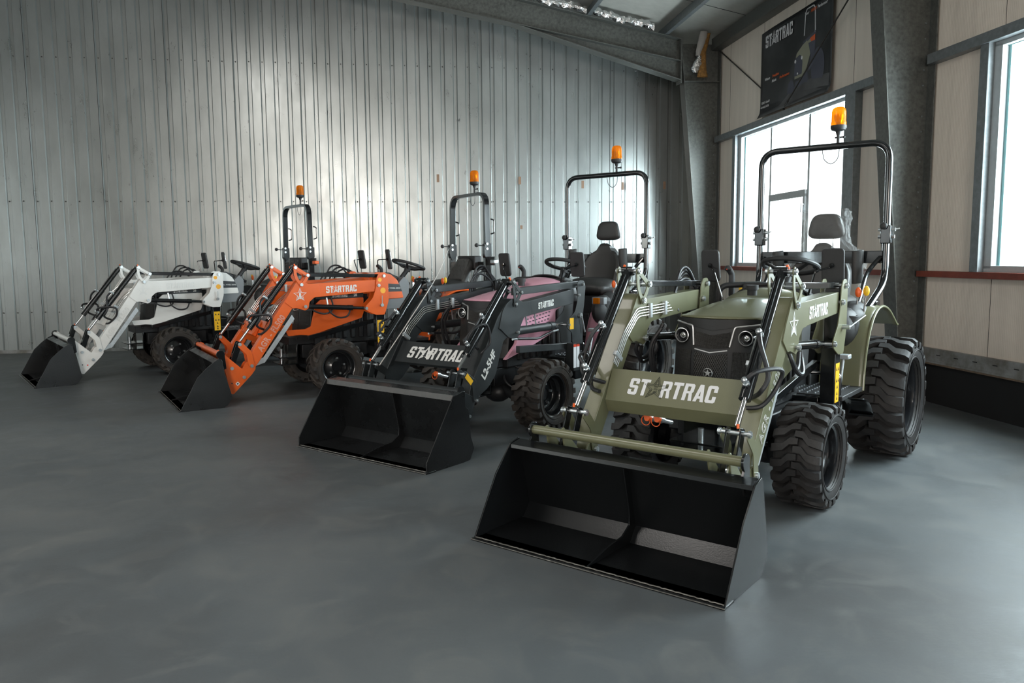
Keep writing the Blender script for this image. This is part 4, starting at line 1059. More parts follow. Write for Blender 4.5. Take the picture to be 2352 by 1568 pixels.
    if sideA:
        nm = 'cross_panel_box'
        MB().prism([(tx+.004, tz-.01), (tx+.05, tz-.04), (bx+.045, bz+.03), (bx+.004, bz)], -.20, .24).build('hose_cover', loader_paint, pan, bevel=.006)
        font_text('FRONTLADER', 'cover_lettering', M_DECAL, pan, B3+nf*.048+up*.07+Vector((0, -.05, 0)), (0, 1, 0), up, .022, bold=.01)
    else:
        hh = .092 if green else .098
        mb = Pieces(); y0, y1 = (-.265, .245) if green else (-.28, .30)
        s1_ = MB(); s2_ = None if green else MB()
        startrac(mb, B3+up*((T3-B3).length-hh)/2+nf*.0008+Vector((0, y0, 0)), (0, 1, 0), up, nf, hh, thick=.0014, shear=.16 if pink else .10, wscale=(y1-y0)/(STW*hh), starmb=s1_, starmb2=s2_)
        s1_.build('panel_star', mat('dark_green_print', (.03, .035, .02), .5) if green else decal, pan, smooth=0)
        if s2_: s2_.build('panel_fir_tree', M_DECALD, pan, smooth=0)
        mb.build('panel_letter', M_LABEL if green else decal, pan, smooth=0)
    # hydraulic couplings with orange caps below the panel
    mb = MB(); zc = MB(); cz = .53 if not pink else .50; cx = -.88 if not pink else -.84
    for y_, dz in ((-.155, .0), (-.095, .0)) if not pink else ((-.02, 0),):
        zc.cyl((cx-.09, y_+.03, cz-.03), (cx+.0, y_, cz), .014, n=12); zc.cyl((cx-.03, y_+.008, cz-.008), (cx-.005, y_, cz), .019, n=12)
        mb.cyl((cx-.002, y_, cz), (cx+.014, y_-.004, cz+.004), .020, n=14)
        mb.tube([(cx+.005+.0*math.cos(a), y_-.015+.026*math.cos(a), cz-.015+.026*math.sin(a)) for a in [2*math.pi*i/20 for i in range(20)]], .0025, 5, closed=True)
    mb.build('coupling_cap', M_ORPLAST, pan, label='orange dust cap'); zc.build('coupling', M_ZINC, pan)
    # ---------- bonnet
    if sideA: zl, wE, X0, XR = 1.03, .262, -1.325, -2.13
    else: zl, wE, X0, XR = 1.030, .265, -1.345, -2.08
    rise = .080 if not sideA else .120
    def hood(u, v):
        t = 2*v-1
        y = t*(wE+.045*u); x = (X0-1.5*(t*wE)**2)*(1-u)+XR*u
        z = zl+.012+rise*(1-(1-u)**2.6)*(1-abs(t)**3.0)+(.010 if not sideA else .035)*u*(1-abs(t)**6)
        z -= .02*max(0, abs(t)-.86)/.14*(1 if abs(t) > .86 else 0)
        return Vector((x, y, z))
    mb = MB().grid(hood, 20, 28)
    bon = mb.build('bonnet', body, root, solid=.006, smooth=60)
    # front fascia
    def xc(z): return X0+(1.03-z)*.20 if z > .86 else X0+.034+(.86-z)*.10
    def fas(y, z, off=0.0): return Vector((xc(z)-1.5*y*y+off, y, z))
    mb = MB().grid(lambda u, v: fas((2*v-1)*.262, .585+(zl+.01-.585)*u), 16, 20)
    fc = mb.build('front_fascia', M_PLASTIC, root, smooth=50)
    mb = MB().grid(lambda u, v: fas((2*v-1)*.268, zl+.010-(.012+.052*(1-abs(2*v-1)**1.1))*u, .004+.008*(1-u)), 3, 20)
    mb.build('bonnet_trim', M_PLASTIC, fc)
    MB().grid(lambda u, v: fas((2*v-1)*.108, .883+(.088-.0+.0*(v))*u-(.022*(1-abs(2*v-1)))*u-.010*(1-abs(2*v-1))*(1-u), .003), 6, 12).build('upper_grille', M_FINEGRILLE, fc, smooth=60)
    MB().grid(lambda u, v: fas((2*v-1)*.100, .620+(.232-.016*(1-abs(2*v-1)))*u, .003), 10, 12).build('lower_grille', M_HEXGRILLE, fc, smooth=60)
    for s_ in (1, -1):
        MB().grid(lambda u, v: fas(s_*(.125+.125*v), .70+.16*u, .003), 6, 6).build('side_louvre', M_FINEGRILLE, fc, smooth=60)
    mb = MB().tube([fas(-.098, .868, .006), fas(0, .852, .006), fas(.098, .868, .006)], .0042, 6)
    for s_ in (1, -1): mb.tube(round_path([fas(s_*.108, .888, .006), fas(s_*.122, .975, .007), fas(s_*.128, .998, .007), fas(s_*.262, 1.015, .004)], .015, 4), .0055, 6)
    mb.build('chrome_trim', M_TRIM, fc)
    c = fas(0, .738, .012); mb = MB().lathe([(.026, 0), (.029, .003), (.026, .006)], c, 'x', 28, closed=True)
    sp = star_pts(0, 0, .022, .009); mb.prismv(sp, c, (0, 1, 0), (0, 0, 1), (.006, 0, 0)); mb.build('star_badge', M_TRIM, fc)
    for s_ in (1, -1):
        p = fas(s_*.192, .940, -.01); ax = Vector((1, 0, .02))
        hl = MB().lathe([(.052, -.045), (.047, .0), (.043, .010), (.040, .004)], p+Vector((.035, 0, 0)), 'x', 28).build('headlamp', M_GLOSSBLACK, fc)
        MB().lathe([(.038, .0), (.042, .004), (.0425, .009), (.039, .011)], p+Vector((.036, 0, 0)), 'x', 32, closed=True).build('chrome_ring', M_CHROME, hl) if False else MB().lathe([(.038, .0), (.042, .004), (.0425, .009), (.039, .011)], p+Vector((.036, 0, 0)), 'x', 32, closed=True).build('lamp_ring', M_TRIM, fc)
        MB().ball(p+Vector((.022, 0, 0)), .022, 18, (.7, 1, 1)).build('lamp_lens', M_CHROME, fc)
        MB().lathe([(.036, .012), (.020, -.012), (.001, -.016)], p+Vector((.022, 0, 0)), 'x', 20).build('lamp_reflector', M_RIM, fc)
    # side panels
    for s_ in (1, -1):
        if sideA:
            ys = .318; low = [(-1.095, .672), (-1.122, .612), (-1.25, .618), (-1.37, .606), (-1.455, .634), (-1.92, .765), (-1.945, .83), (-1.945, .985), (-1.47, .975), (-1.42, .93), (-1.36, .70), (-1.30, .675)]
            band = [(-1.41, .985), (-1.47, .978), (-1.945, .985), (-1.945, 1.045), (-1.44, 1.035), (-1.385, .94), (-1.40, .94)]
            upper = [(-1.385, 1.04), (-2.16, 1.05), (-2.16, 1.17), (-1.9, 1.15), (-1.5, 1.06)]
            y0, y1 = s_*(ys-.02), s_*ys
            sp_ = MB().prism(round_poly(low, .012, 3), min(y0, y1), max(y0, y1)).build('side_panel', body, root, bevel=.006)
            MB().prism(band, min(y0, y1), max(y0, y1)).build('dark_band', M_DECALD, sp_, bevel=.003)
            MB().prism(upper, min(y0-.0*s_, y1-.006*s_), max(y0-.0*s_, y1-.006*s_)).build('upper_panel', body, sp_, bevel=.003)
            mb = MB()
            yy = s_*(ys+.0008)
            if s_ > 0: startrac(mb, (-1.60, yy, .993), (-1, 0, .02), (0, 0, 1), (0, 1, 0), .036, thick=.001, wscale=.98)
            else: startrac(mb, (-1.77, yy, .996), (1, 0, -.02), (0, 0, 1), (0, -1, 0), .036, thick=.001, wscale=.98)
            mb.build('band_lettering', M_DECAL, sp_, smooth=0)
            if s_ > 0: font_text('28', 'band_number', M_DECAL, sp_, (-1.835, yy, 1.0), (-1, 0, .02), (0, 0, 1), .028, bold=.03)
        else:
            ys = .300 if pink else .285
            low = [(-1.30, .578), (-1.62, .65), (-2.02, .76), (-2.02, .94), (-2.155, .975), (-2.155, 1.06), (-1.52, 1.045), (-1.50, .98), (-1.49, .86), (-1.46, .70), (-1.36, .62)]
            y0, y1 = s_*(ys-.03), s_*ys
            sp_ = MB().prism(round_poly(low, .02, 3), min(y0, y1), max(y0, y1)).build('side_panel', body, root, bevel=.010)
            mb = MB()
            yy = s_*(ys+.0003)
            for i in range(8):
                for j in range(4):
                    x_ = -1.58-.045*i-.01*j; z_ = .80+.030*j+.006*i; mb.box(x_-.014, x_+.014, min(yy, yy+s_*.001), max(yy, yy+s_*.001), z_-.004, z_+.004)
            mb.build('vent_slots', M_DECALD, sp_, smooth=0)
    # engine block and radiator between the panels
    mb = MB().box(-2.12, -1.42, -.235, .235, .50, 1.03).box(-2.10, -1.5, -.15, .15, .40, .55)
    for i in range(6): mb.box(-2.05+.09*i, -2.0+.09*i, -.255, .255, .55, .95)
    eng = mb.build('engine', M_CHASSIS, root, bevel=.01)
    mb = MB().box(-1.20, -1.50, -.19, .19, .52, .62) if False else MB().box(-1.52, -1.16, -.19, .19, .505, .585)
    mb.box(-2.2, -1.3, .12, .19, .36, .50).box(-2.2, -1.3, -.19, -.12, .36, .50)
    for y_ in (.2, -.2): mb.cyl((-1.24, y_, .57), (-1.24, y_*1.06, .57), .014, n=8)
    chs = mb.build('front_frame', M_CHASSIS, root, bevel=.006)
    mb = MB().box(-1.25, -1.06, -.12, .20, .300, .312).box(-1.25, -1.06, -.12, .20, .372, .384).box(-1.25, -1.235, -.12, .20, .30, .52)
    fb = mb.build('front_towing_bracket', M_GLOSSBLACK, chs, bevel=.003)
    MB().cyl((-1.12, .04, .285), (-1.12, .04, .455), .017, n=16).cyl((-1.12, .04, .366), (-1.12, .04, .372), .03, n=16).build('towing_pin', M_ZINC, chs)
    # front axle
    mb = MB().tube(smooth_path([(-1.555, -.36, .27), (-1.555, -.22, .25), (-1.555, 0, .33), (-1.555, .22, .25), (-1.555, .36, .27)], 5), .048, 12).ball((-1.555, .02, .27), .11, 14, (1, 1.1, .85)).cyl((-1.56, 0, .30), (-2.5, 0, .36), .035)
    for y_ in (.32, -.32): mb.ball((-1.555, y_, .28), .085, 14, (1, .8, 1.2)).cyl((-1.555, y_, .28), (-1.555, y_*1.3, .29), .06, n=14)
    mb.cyl((-1.70, -.30, .30), (-1.70, .30, .30), .014)
    ax = mb.build('front_axle', M_CHASSIS, root)
    MB().cyl((-1.68, .10, .31), (-1.68, .30, .31), .020).cyl((-1.68, -.10, .31), (-1.68, -.30, .31), .020).build('steering_cylinder', M_GLOSSBLACK, ax)
    if pink or green:
        mb = Pieces(); hose(mb, [(-1.50, .12, .50), (-1.40, .22, .40), (-1.42, .30, .34), (-1.55, .30, .31)], .009); hose(mb, [(-1.55, .10, .52), (-1.62, .24, .46), (-1.70, .30, .36), (-1.68, .28, .31)], .009)
        hose(mb, [(-1.3, -.30, .98), (-1.28, -.36, .86), (-1.34, -.36, .66), (-1.45, -.34, .60), (-1.5, -.33, .72)], .012); hose(mb, [(-1.36, -.32, 1.0), (-1.34, -.38, .84), (-1.40, -.36, .62)], .012)
        mb.build('steering_hose', M_HOSE, root)
    # gearbox, rear axle, underbody
    mb = MB().box(-2.55, -2.05, -.17, .17, .30, .62).box(-3.3, -2.5, -.20, .20, .26, .62).cyl((-3.08, -.42, .41), (-3.08, .42, .41), .095, n=16).box(-3.35, -2.85, -.13, .13, .62, .86).box(-3.5, -3.3, -.28, .28, .35, .45)
    mb.build('gearbox', M_CHASSIS, root, bevel=.015)
    if sideA or green:
        MB().box(-1.98, -1.40, .20, .30, .36, .50).box(-1.98, -1.40, -.30, -.20, .36, .50).build('battery_tray', M_CHASSIS, root, bevel=.01)
    # ---------- wheels
    fst = 'block' if not sideA else 'bar'
    for s_ in (1, -1):
        wheel(root, 'front_tyre', -1.555, s_*.500, .290, .262, .172, 21 if not sideA else 19, fst, 0 if green else 1)
        wheel(root, 'rear_tyre', -3.08, s_*.545, .412, .375, .255, 21, fst, 0 if green else 1)
    # ---------- platform, steps and fenders
    for s_ in (1, -1):
        lo, hi = sorted((s_*.14, s_*.50))
        pl = MB().box(-2.66, -2.16, lo, hi, .495, .525).build('footplate', M_PLASTIC, root, bevel=.004)
        mb = MB()
        for i in range(9):
            for j in range(6): mb.box(-2.62+.05*i, -2.595+.05*i, s_*(.17+.05*j)-.004, s_*(.17+.05*j)+.004, .525, .531)
        mb.build('tread_pattern', M_GREYPL, pl, smooth=0)
        mb = MB()
        st = [(-2.28, .500), (-2.40, .475), (-2.49, .425), (-2.56, .355)]
        def stp(u, v):
            x = u*3; i = min(int(x), 2); f = x-i
            return Vector((st[i][0]*(1-f)+st[i+1][0]*f, s_*(.44+.15*v), st[i][1]*(1-f)+st[i+1][1]*f))
        mb.grid(stp, 9, 4); mb.box(-2.62, -2.54, min(s_*.44, s_*.59), max(s_*.44, s_*.59), .345, .357)
        mb.build('step', M_GLOSSBLACK, pl, solid=.005)
        fp = [(-2.63, .50), (-2.645, .62), (-2.69, .78), (-2.79, .93), (-2.93, 1.015), (-3.10, 1.035), (-3.27, 1.00), (-3.41, .94), (-3.52, .885), (-3.56, .875)]
        sf = smooth_path([(a_, 0, b_) for a_, b_ in fp], 4); nf_ = len(sf)-1
        def fen(u, v):
            p = sf[min(int(round(u*nf_)), nf_)]; y = .225+.275*v
            return Vector((p.x, s_*y, p.z-.010*max(0, v-.85)/.15+(.02 if v < .5 else .0)*0))
        fe = MB().grid(fen, nf_, 8).build('fender', body, root, solid=.006, smooth=50)
        inner = [(p.x, p.z) for p in sf]+[(-3.52, .62), (-3.1, .50)]
        MB().prism(inner, min(s_*.215, s_*.235), max(s_*.215, s_*.235)).build('fender_inner', body, fe)
        MB().tube([Vector((p.x, s_*.502, p.z)) for p in sf], .009, 8).build('fender_edge', body, fe)
        MB().box(-3.20, -3.08, min(s_*.40, s_*.46), max(s_*.40, s_*.46), 1.035, 1.075).build('fender_lamp', M_ORPLAST if sideA else M_GLOSSBLACK, fe, bevel=.01)
        # control console beside the seat
        mb = MB().ball((-2.76, s_*.34, .90), .155, 18, (1.0, .60, .92))
        if not sideA: mb.ball((-2.93, s_*.345, .955), .20, 20, (1.0, .52, .62))
        cn = mb.build('side_console', M_PLASTIC, root)
        mb = MB().lathe([(.045, .0), (.052, .10), (.046, .105), (.038, .02)], (-2.72, s_*.385, .885), 'z', 20).build('cup_holder', M_PLASTIC, cn)
        MB().cyl((-2.86, s_*.38, 1.0), (-2.86, s_*.39, 1.11), .006).cyl((-2.87, s_*.43, 1.0), (-2.87, s_*.44, 1.12), .006).build('lever', M_CHROME, cn)
        MB().ball((-2.86, s_*.392, 1.14), .024, 12, (.7, .9, 1.5)).build('lever_knob', M_ORPLAST, cn)
        MB().ball((-2.87, s_*.442, 1.15), .024, 12, (.7, .9, 1.5)).build('lever_knob', M_YELPLAST, cn)
        mb = MB().tube(round_path([(-2.17, s_*.30, .66), (-2.20, s_*.47, .66), (-2.20, s_*.47, .40)], .03), .011, 8)
        mb.build('step_handle', M_GLOSSBLACK, root)
    # ---------- cowl, dash, steering wheel
    if sideA:
        cw = [(-2.02, .98), (-2.02, 1.215), (-2.156, 1.247), (-2.272, 1.227), (-2.349, 1.165), (-2.399, 1.054), (-2.423, .962), (-2.15, .955)]
        cr = MB().prism(round_poly(cw, .02, 3), -.30, .30).build('cowl', body, root, bevel=.03)
        MB().prism([(-2.20, 1.128), (-2.375, 1.115), (-2.405, 1.035), (-2.18, 1.035)], -.3012, .3012).build('dark_band', M_DECALD, cr, bevel=.001)
        MB().prism(round_poly([(-2.42, .968), (-2.12, .96), (-2.12, .84), (-2.434, .85), (-2.49, .98), (-2.50, 1.13), (-2.44, 1.20), (-2.37, 1.13)], .02, 3), -.285, .285).build('dash_panel', M_GREYPL, cr, bevel=.02)
        MB().prism(round_poly([(-2.20, 1.235), (-2.30, 1.245), (-2.38, 1.20), (-2.44, 1.15), (-2.30, 1.15)], .01, 3), -.20, .20).build('dash_top', M_PLASTIC, cr, bevel=.02)
        font_text('ALL WHEEL DRIVE', 'cowl_lettering', M_DECAL, cr, (-2.215, .3022, 1.07), (-1, 0, -.03), (0, 0, 1), .015, bold=.01)
    else:
        def dome(u, v):
            a = math.pi*v; x = -1.93-.44*u; prof_ = math.sin(math.pi*min(1, .12+u*.62))**.8
            zt = 1.04+(.180 if pink else .150)*prof_
            return Vector((x, .275*math.cos(a)*(.80+.2*prof_), 1.0+(zt-1.0)*math.sin(a)**.55))
        cr = MB().grid(dome, 10, 20).build('cowl', body, root, solid=.006, smooth=60)
        def dome2(u, v):
            a = math.pi*v; x = -2.28-.11*u
            return Vector((x, .285*math.cos(a), 1.0+((.245 if pink else .215)-.02*u)*math.sin(a)**.55))
        MB().grid(dome2, 4, 20).build('dash_hood', M_PLASTIC, cr, solid=.01, smooth=60)
        MB().prism(round_poly([(-2.20, 1.0), (-2.30, 1.22), (-2.44, 1.20), (-2.46, 1.0), (-2.40, .60), (-2.2, .60)], .02, 3), -.21, .21).build('dash_panel', M_PLASTIC, cr, bevel=.03)
        MB().cyl((-1.93, 0, 1.15), (-1.93, 0, 1.185), .030, n=18).cyl((-1.93, 0, 1.185), (-1.93, 0, 1.215), .038, n=12).build('filler_cap', M_PLASTIC, cr)
    sw = Vector((-2.625, 0, 1.325)); nrm = Vector((-.29, 0, 1)).normalized() * 1.0
    nrm = Vector((-.30, 0, .954)); a_ = Vector((.954, 0, .30)); b_ = Vector((0, 1, 0)); rad = .182
    mb = MB().tube([sw+a_*rad*math.cos(t)+b_*rad*math.sin(t) for t in [2*math.pi*i/40 for i in range(40)]], .0175, 10, closed=True)
    swo = mb.build('steering_wheel', M_PLASTIC, root)
    mb = MB()
    for ang in (90, 210, 330):
        t = math.radians(ang+90); mb.tube([sw-nrm*.05, sw-nrm*.035+(a_*math.cos(t)+b_*math.sin(t))*rad*.5, sw+(a_*math.cos(t)+b_*math.sin(t))*rad*.97], (.016, .008), 8)
    mb.cyl(sw-nrm*.08, sw-nrm*.03, .036, n=16); mb.build('spokes', M_PLASTIC, swo)
    MB().cyl(sw-nrm*.06, Vector((-2.40, 0, 1.02)), .026, n=12).build('steering_column', M_PLASTIC, swo)
    if green: MB().ball(sw+b_*rad*.75-a_*rad*.65+nrm*.03, .024, 12, (1, 1, .7)).build('wheel_knob', M_PLASTIC, swo)
    # ---------- seat
    SX = 0.0 if not pink else -.02
    sz = .0 if not (pink) else .045
    mb = MB().grid(lambda u, v: Vector((-2.93-.42*u, (2*v-1)*.235*(1-.08*(1-u)**3), .985+sz+.075*(1-abs(2*v-1)**4)*(1-abs(2*u-1)**5)-.0*u)), 12, 12)
    seat = mb.build('seat', M_SEAT, root, solid=.09, smooth=60, bevel=0)
    bh = 1.435+sz if not sideA else 1.345
    def back(u, v):
        t = 2*v-1; z = 1.03+sz+(bh-1.03-sz)*u; w_ = .235*(1-.45*max(0, u-.45)/.55*max(0, u-.45)/.55*1.3) if not sideA else .22*(1-.25*u*u)
        return Vector((-3.27-.15*u-.0*t+.045*abs(t)**3*1.2*(1-u*.6)-.035*(1-abs(t)**2)*(u > 2), t*w_, z+(.03*(1-t*t) if u > .92 else 0)))
    mb = MB().grid(back, 14, 14); bk_ = mb.build('backrest', M_SEAT, seat, solid=.07, smooth=60)
    if not sideA:
        mb = MB()
        for s_ in (1, -1):
            for r_ in (.085, .115): mb.tube([Vector((-3.29-.10*((1.26+sz+r_*1.35*math.sin(q))-1.03)/.47+.052, s_*(.205-r_*math.cos(q)), 1.26+sz+r_*1.35*math.sin(q))) for q in [math.radians(-60+12*i) for i in range(11)]], .005, 6)
        mb.build('seat_stitching', M_PLASTIC, seat)
        mb = MB().cyl((-3.45, .05, 1.46+sz), (-3.45, .05, 1.58+sz), .008).cyl((-3.45, -.05, 1.46+sz), (-3.45, -.05, 1.58+sz), .008); mb.build('headrest_rods', M_CHROME, seat)
        def hd(u, v):
            a = 2*math.pi*u; p = math.pi*v; sx_, sz_ = math.cos(a), math.cos(p)
            ex = lambda c_, e: math.copysign(abs(c_)**e, c_)
            y = .150*ex(math.sin(p), .5)*ex(math.cos(a), .6); z = .096*ex(math.cos(p), .6)
            y *= (1-.30*(z/.096+1)/2)
            return Vector((-3.43+.042*ex(math.sin(p), .5)*ex(math.sin(a), .6), y, 1.615+sz+z))
        MB().grid(hd, 24, 14).build('headrest', M_SEAT, seat, smooth=60)
        for s_ in (1, -1):
            MB().tube(smooth_path([(-3.25, s_*.285, 1.19+sz), (-3.225, s_*.288, 1.30+sz), (-3.205, s_*.292, 1.43+sz)], 5), (.020, .046), 12).build('armrest', M_SEAT, seat, bevel=.006)
    MB().box(-3.36, -2.94, -.19, .19, .84, .98+sz).build('seat_base', M_CHASSIS, seat, bevel=.01)
    if green:
        def cov(u, v):
            a = 2*math.pi*u; p = v; w_ = .172+.115*min(1, max(0, (.66-p)/.16))
            z = 1.02+.715*p; crk = 1+.07*math.sin(a*5+p*23)+.05*math.sin(a*9-p*31)
            return Vector((-3.41+.02*0-.09*p*0+.085*math.sin(a)*crk, w_*math.copysign(abs(math.cos(a))**.55, math.cos(a))*crk, z+.012*math.sin(a*3)*p))
        MB().grid(cov, 36, 24).build('plastic_wrap', M_FILM, seat, smooth=70, label='clear crinkled plastic wrap over the seat')
    if sideA:
        def cov(u, v):
            t = 2*v-1; z = 1.04+.345*u; crk = .012*math.sin(v*31+u*17)+.01*math.sin(u*41)
            return Vector((-3.20-.15*u+.035+crk, t*.255*(1-.28*u*u), z))
        MB().grid(cov, 20, 20).build('plastic_wrap', M_FILM, seat, smooth=70)
    # ---------- roll bar
    def sq(pts, w1, w2, mb=None, **k): return (mb or MB()).tube(pts, (w1*.7071, w2*.7071), 4, flat=(0, 1, 0), **k)
    if not sideA:
        RX = -3.28 if green else -3.37; hw = .462; zt = 2.195 if green else 2.215
        pts = round_path([(RX, -hw, 1.55), (RX, -hw, zt), (RX, hw, zt), (RX, hw, 1.55)], .13, 8)
        rb = MB().tube(pts, .0245, 14).build('roll_bar', M_GLOSSBLACK, root)
        for s_ in (1, -1):
            leg = round_path([(RX, s_*hw, 1.56), (RX, s_*hw, 1.20), (RX+.20, s_*.43, 1.06), (RX+.50, s_*.36, .86), (RX+.62, s_*.34, .55)], .10, 6)
            MB().tube(leg, .0245, 14).build('roll_bar_leg', M_GLOSSBLACK, rb)
            MB().tube(smooth_path([(RX+.01, s_*(hw-.03), 1.38), (RX+.08, s_*(hw-.10), 1.26), (RX+.28, s_*.36, 1.06), (RX+.50, s_*.33, .86)], 6), .016, 10).build('roll_bar_brace', M_GLOSSBLACK, rb)
            hg = MB().box(RX-.035, RX+.035, s_*hw-.034, s_*hw+.034, 1.475, 1.605).build('hinge_bracket', M_GLOSSBLACK, rb, bevel=.006)
            mb = MB().cyl((RX, s_*hw-.055, 1.575), (RX, s_*hw+.06, 1.575), .012).cyl((RX, s_*hw-.055, 1.525), (RX, s_*hw+.055, 1.525), .014, n=8)
            mb.cyl((RX, s_*hw+.05, 1.575), (RX-.01, s_*hw+.085, 1.582), .005)
            mb.build('hinge_bolts', M_ZINC, rb)
            MB().ball((RX+.05, s_*hw-.01, 1.60), .026, 12, (.6, 1, 1)).build('hinge_knob', M_PLASTIC, rb)
        MB().box(RX-.02, RX+.0, -hw, hw, 1.335, 1.425).build('cross_beam', M_GLOSSBLACK, rb, bevel=.004)
        BX, BY, BZ = RX, .105 if green else .125, zt+.02
    else:
        RX = -3.42 if key == 'O' else -3.38; hw = .435; zt = 2.135
        pts = round_path([(RX, -hw, 1.50), (RX, -hw+.02, zt), (RX, hw-.02, zt), (RX, hw, 1.50)], .14, 7)
        rb = sq(pts, .037, .068).build('roll_bar', M_GLOSSBLACK, root, bevel=.003)
        for s_ in (1, -1):
            sq([(RX, s_*hw, 1.52), (RX, s_*hw, 1.10), (RX+.05, s_*hw*.9, .85)], .045, .075).build('roll_bar_leg', M_GLOSSBLACK, rb, bevel=.003)
            hg = MB().prism(round_poly([(RX-.045, 1.56), (RX+.05, 1.56), (RX+.05, 1.42), (RX+.02, 1.36), (RX-.045, 1.42)], .015, 3), s_*hw-.03, s_*hw+.03).build('hinge_bracket', M_GLOSSBLACK, rb, bevel=.003)
            mb = MB()
            for zz in (1.50, 1.555): mb.cyl((RX+.02, s_*hw-.042, zz), (RX+.02, s_*hw+.042, zz), .014, n=12)
            mb.build('hinge_bolts', M_ZINC, rb)
            MB().cyl((RX+.04, s_*hw, 1.535), (RX+.13, s_*hw, 1.54), .006).ball((RX+.14, s_*hw, 1.54), .024, 10).build('hinge_knob', M_PLASTIC, rb)
            MB().tube(round_path([(RX-.05, s_*hw, 1.84), (RX-.095, s_*hw, 1.83), (RX-.095, s_*hw, 1.68), (RX-.05, s_*hw, 1.67)], .02, 4), .008, 8).build('grab_handle', M_GLOSSBLACK, rb)
        MB().box(RX-.05, RX+.05, -.21, .21, 1.27, 1.42).build('toolbox', M_PLASTIC, rb, bevel=.012)
        MB().box(RX-.02, RX+.0, -hw, hw, 1.25, 1.35).build('cross_beam', M_GLOSSBLACK, rb, bevel=.003)
        MB().box(RX-.01, RX-.0, hw, hw+.16, 1.31, 1.41).build('lamp_bracket', M_BLACKPAINT, rb, bevel=.002)
        MB().box(RX-.02, RX+.04, hw+.13, hw+.22, 1.33, 1.375).build('turn_lamp', M_ORPLAST if key == 'W' else M_ZINC, rb, bevel=.008)
        BX, BY, BZ = RX, .15, zt+.02
    # ---------- beacon
    mb = MB().cyl((BX, BY, BZ), (BX, BY, BZ+.085), .011, n=12).cyl((BX-.02, BY-.028, BZ+.045), (BX-.02, BY+.028, BZ+.045), .006).ball((BX-.02, BY+.035, BZ+.045), .011, 8)
    mb.lathe([(.013, .06), (.020, .085), (.048, .095), (.056, .11), (.056, .128), (.001, .13)], (BX, BY, BZ), 'z', 28)
    bc = mb.build('beacon', M_PLASTIC, root)
    MB().lathe([(.053, .128), (.054, .150), (.0505, .156), (.0500, .225), (.044, .246), (.030, .258), (.001, .262)], (BX, BY, BZ), 'z', 32).build('beacon_lens', M_AMBER, bc, smooth=60, label='amber ribbed lens')
    MB().lathe([(.012, .13), (.030, .165), (.034, .205), (.020, .21), (.012, .16)], (BX, BY, BZ), 'z', 16).build('beacon_reflector', M_CHROME, bc)
    mb = MB()
    lp = [(BX, BY+.01, zt-.02), (BX, BY-.0, zt-.09), (BX, BY-.045, zt-.125), (BX, BY-.095, zt-.09), (BX, BY-.11, zt-.02)]
    mb.tube(smooth_path(lp, 6), .003, 5); mb.build('beacon_cable', M_HOSE, bc)
    # ---------- mirrors
    mz = 1.39 if sideA else 1.333
    for s_ in (1, -1):
        mx_ = -2.20
        my_ = .40
        st_ = round_path([(-2.12, s_*.27, 1.10), (-2.10, s_*.40 if sideA else s_*.33, 1.30), (mx_-.01, s_*my_, mz-.01)] if not sideA else [(-2.13, s_*.30, 1.22), (-2.10, s_*.36, 1.385), (mx_-.01, s_*my_, 1.39)], .02, 3)
        ar_ = MB().tube(st_, .006, 8).ball((mx_+.006, s_*my_, mz), .016, 8).build('mirror_arm', M_GLOSSBLACK, root)
        tilt = Matrix.Rotation(s_*math.radians(-8 if sideA else 6), 3, 'Z') @ Matrix.Rotation(math.radians(8), 3, 'Y')
        def mir(w_, h_, th_, off):
            mb = MB(); q = round_poly([(-w_, -h_), (w_, -h_), (w_, h_), (-w_, h_)], .028, 5)
            o_ = Vector((mx_-.025+off, s_*my_, mz)); mb.prismv(q, o_, tilt @ Vector((0, 1, 0)), tilt @ Vector((0, 0, 1)), tilt @ Vector((th_, 0, 0))); return mb
        mir(.066, .108, .022, 0).build('mirror_housing', M_PLASTIC, ar_, bevel=.006)
        mir(.058, .100, .002, -.003).build('mirror_face', M_MIRROR, ar_)
    # ---------- joystick on the right, its guard hoop, and the valve hoses
    mb = MB().lathe([(.030, 0), (.034, .012), (.026, .018), (.031, .030), (.023, .036), (.027, .048), (.018, .055), (.020, .066), (.010, .075)], (-2.42, -.335, 1.06), 'z', 14)
    js = mb.build('joystick', M_PLASTIC, root)
    MB().tube(smooth_path([(-2.42, -.335, 1.12), (-2.42, -.335, 1.22), (-2.425, -.340, 1.27), (-2.40, -.350, 1.305)], 4), (.016, .022), 10).ball((-2.39, -.352, 1.31), .024, 10, (1, 1.1, .9)).build('joystick_grip', M_PLASTIC, js)
    MB().ball((-2.372, -.352, 1.305), .006, 8).build('joystick_button', M_REDMARK, js)
    MB().box(-2.50, -2.34, -.40, -.28, .90, 1.07).build('control_valve', M_CHASSIS, js, bevel=.008)
    MB().tube(round_path([(-2.28, -.37, .80), (-2.28, -.37, 1.195), (-2.45, -.10, 1.205), (-2.62, .02, 1.10)], .07, 6), .0195, 10).build('guard_hoop', M_PLASTIC, root)
    mb = Pieces()
    for i in range(4):
        y_ = -.44-.022*i; z_ = 1.20+.022*((i*3) % 4)
        xs = -1.78-.05*i if not sideA else -1.75-.06*i
        hose(mb, [(xs+.06, y_+.04, 1.05), (xs+.03, y_, 1.15), (xs-.04, y_, z_+.035), (xs-.16, y_, z_+.045), (xs-.27, y_+.02, 1.16), (xs-.30, y_+.05, 1.02)], .0095)
    mb.build('valve_hose', M_HOSE, root)
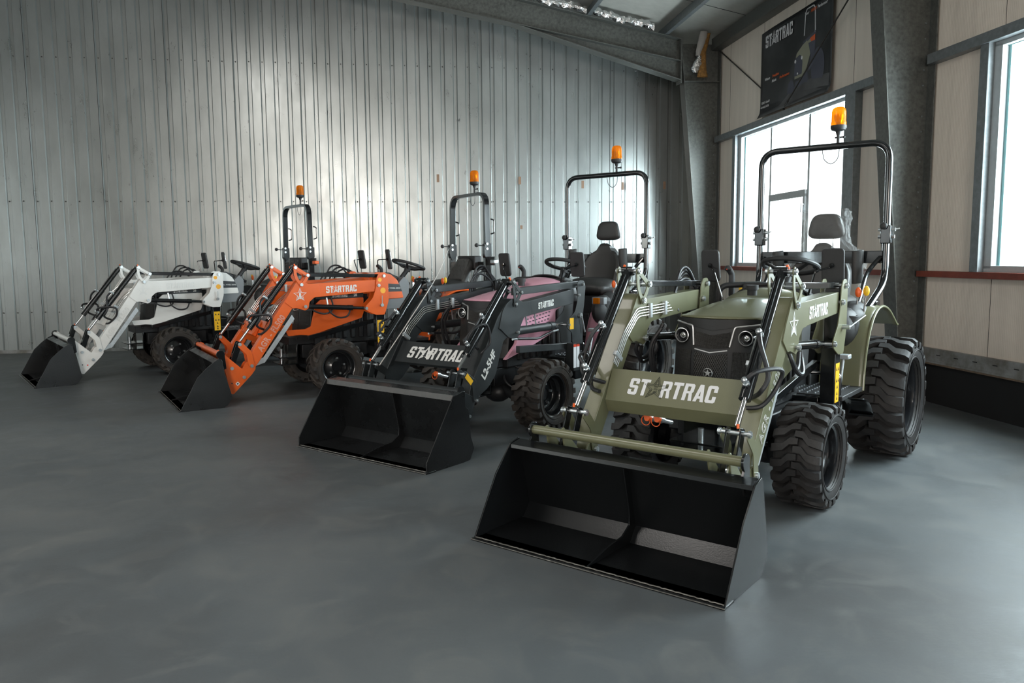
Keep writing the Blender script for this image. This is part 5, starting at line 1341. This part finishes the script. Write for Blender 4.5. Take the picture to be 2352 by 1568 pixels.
    if pink or green:
        q = .42
        mb = MB().cyl((-2.38, q, .53), (-2.45, q, .73), .009).box(-2.49, -2.42, q-.045, q+.04, .725, .755)
        mb.build('foot_pedal', M_SILVER, root, bevel=.006)
    if pink:
        tl = MB().box(-2.61, -2.55, .34, .47, .965, 1.03).build('turn_lamp', M_GREYPL, root, bevel=.008)
        MB().box(-2.56, -2.535, .36, .43, .970, 1.025).build('amber_lens', M_AMBER, tl, bevel=.008, label='amber lens')
    OFF = Vector((0, 0, 0))
    return root

build_tractor('G', (.318, 3.405), -127.92, 'olive green compact tractor nearest the camera, with loader, black bucket and plastic-wrapped seat', M_OLIVE, M_OLIVE, LOADER_A, BUCKET_G, 'B', bucket_mat=mat('gloss_black_bucket_paint', (.006, .0068, .0075), .24, bump=.04, bscale=160, spec=.38))
build_tractor('P', (-1.085, 5.399), -127.37, 'pink compact tractor with a black front loader, second from the right in the row', M_PINK, M_BLACKPAINT, LOADER_B, BUCKET_P, 'B')
build_tractor('O', (-3.42, 7.735), -148.48, 'orange compact tractor with orange front loader and black bucket, between the white and pink tractors', M_ORANGE, M_ORANGE, LOADER_A, BUCKET_A, 'A')
build_tractor('W', (-5.682, 9.123), -142.11, 'white compact tractor with white front loader at the left end of the row', M_WHITE, M_WHITE, LOADER_A, BUCKET_A, 'A')

# white cord tied from the far bucket link of the pink tractor up to the orange tractor's roll bar
def tpt(pos, heading, P_):
    h = math.radians(heading); return Vector((pos[0], pos[1], 0))+Vector((math.cos(h), math.sin(h), 0))*P_[0]+Vector((-math.sin(h), math.cos(h), 0))*P_[1]+Vector((0, 0, P_[2]))
PP, OO = ((-1.085, 5.399), -127.37), ((-3.42, 7.735), -148.48)
ca, cb, cc = tpt(*PP, (-.56, -.36, .575)), tpt(*PP, (-1.19, -.38, 1.175)), tpt(*OO, (-3.36, -.435, 1.50))
cd = [ca, ca.lerp(cb, .5)+Vector((0, 0, -.006)), cb, cb.lerp(cc, .5)+Vector((0, 0, -.02)), cc]
tag(MB().tube(smooth_path(cd, 8), .0042, 6).build('cord', mat('white_cord', (.62, .58, .54), .8)), 'thin white cord tied from the pink tractor loader up to the roll bar behind it', 'cord')
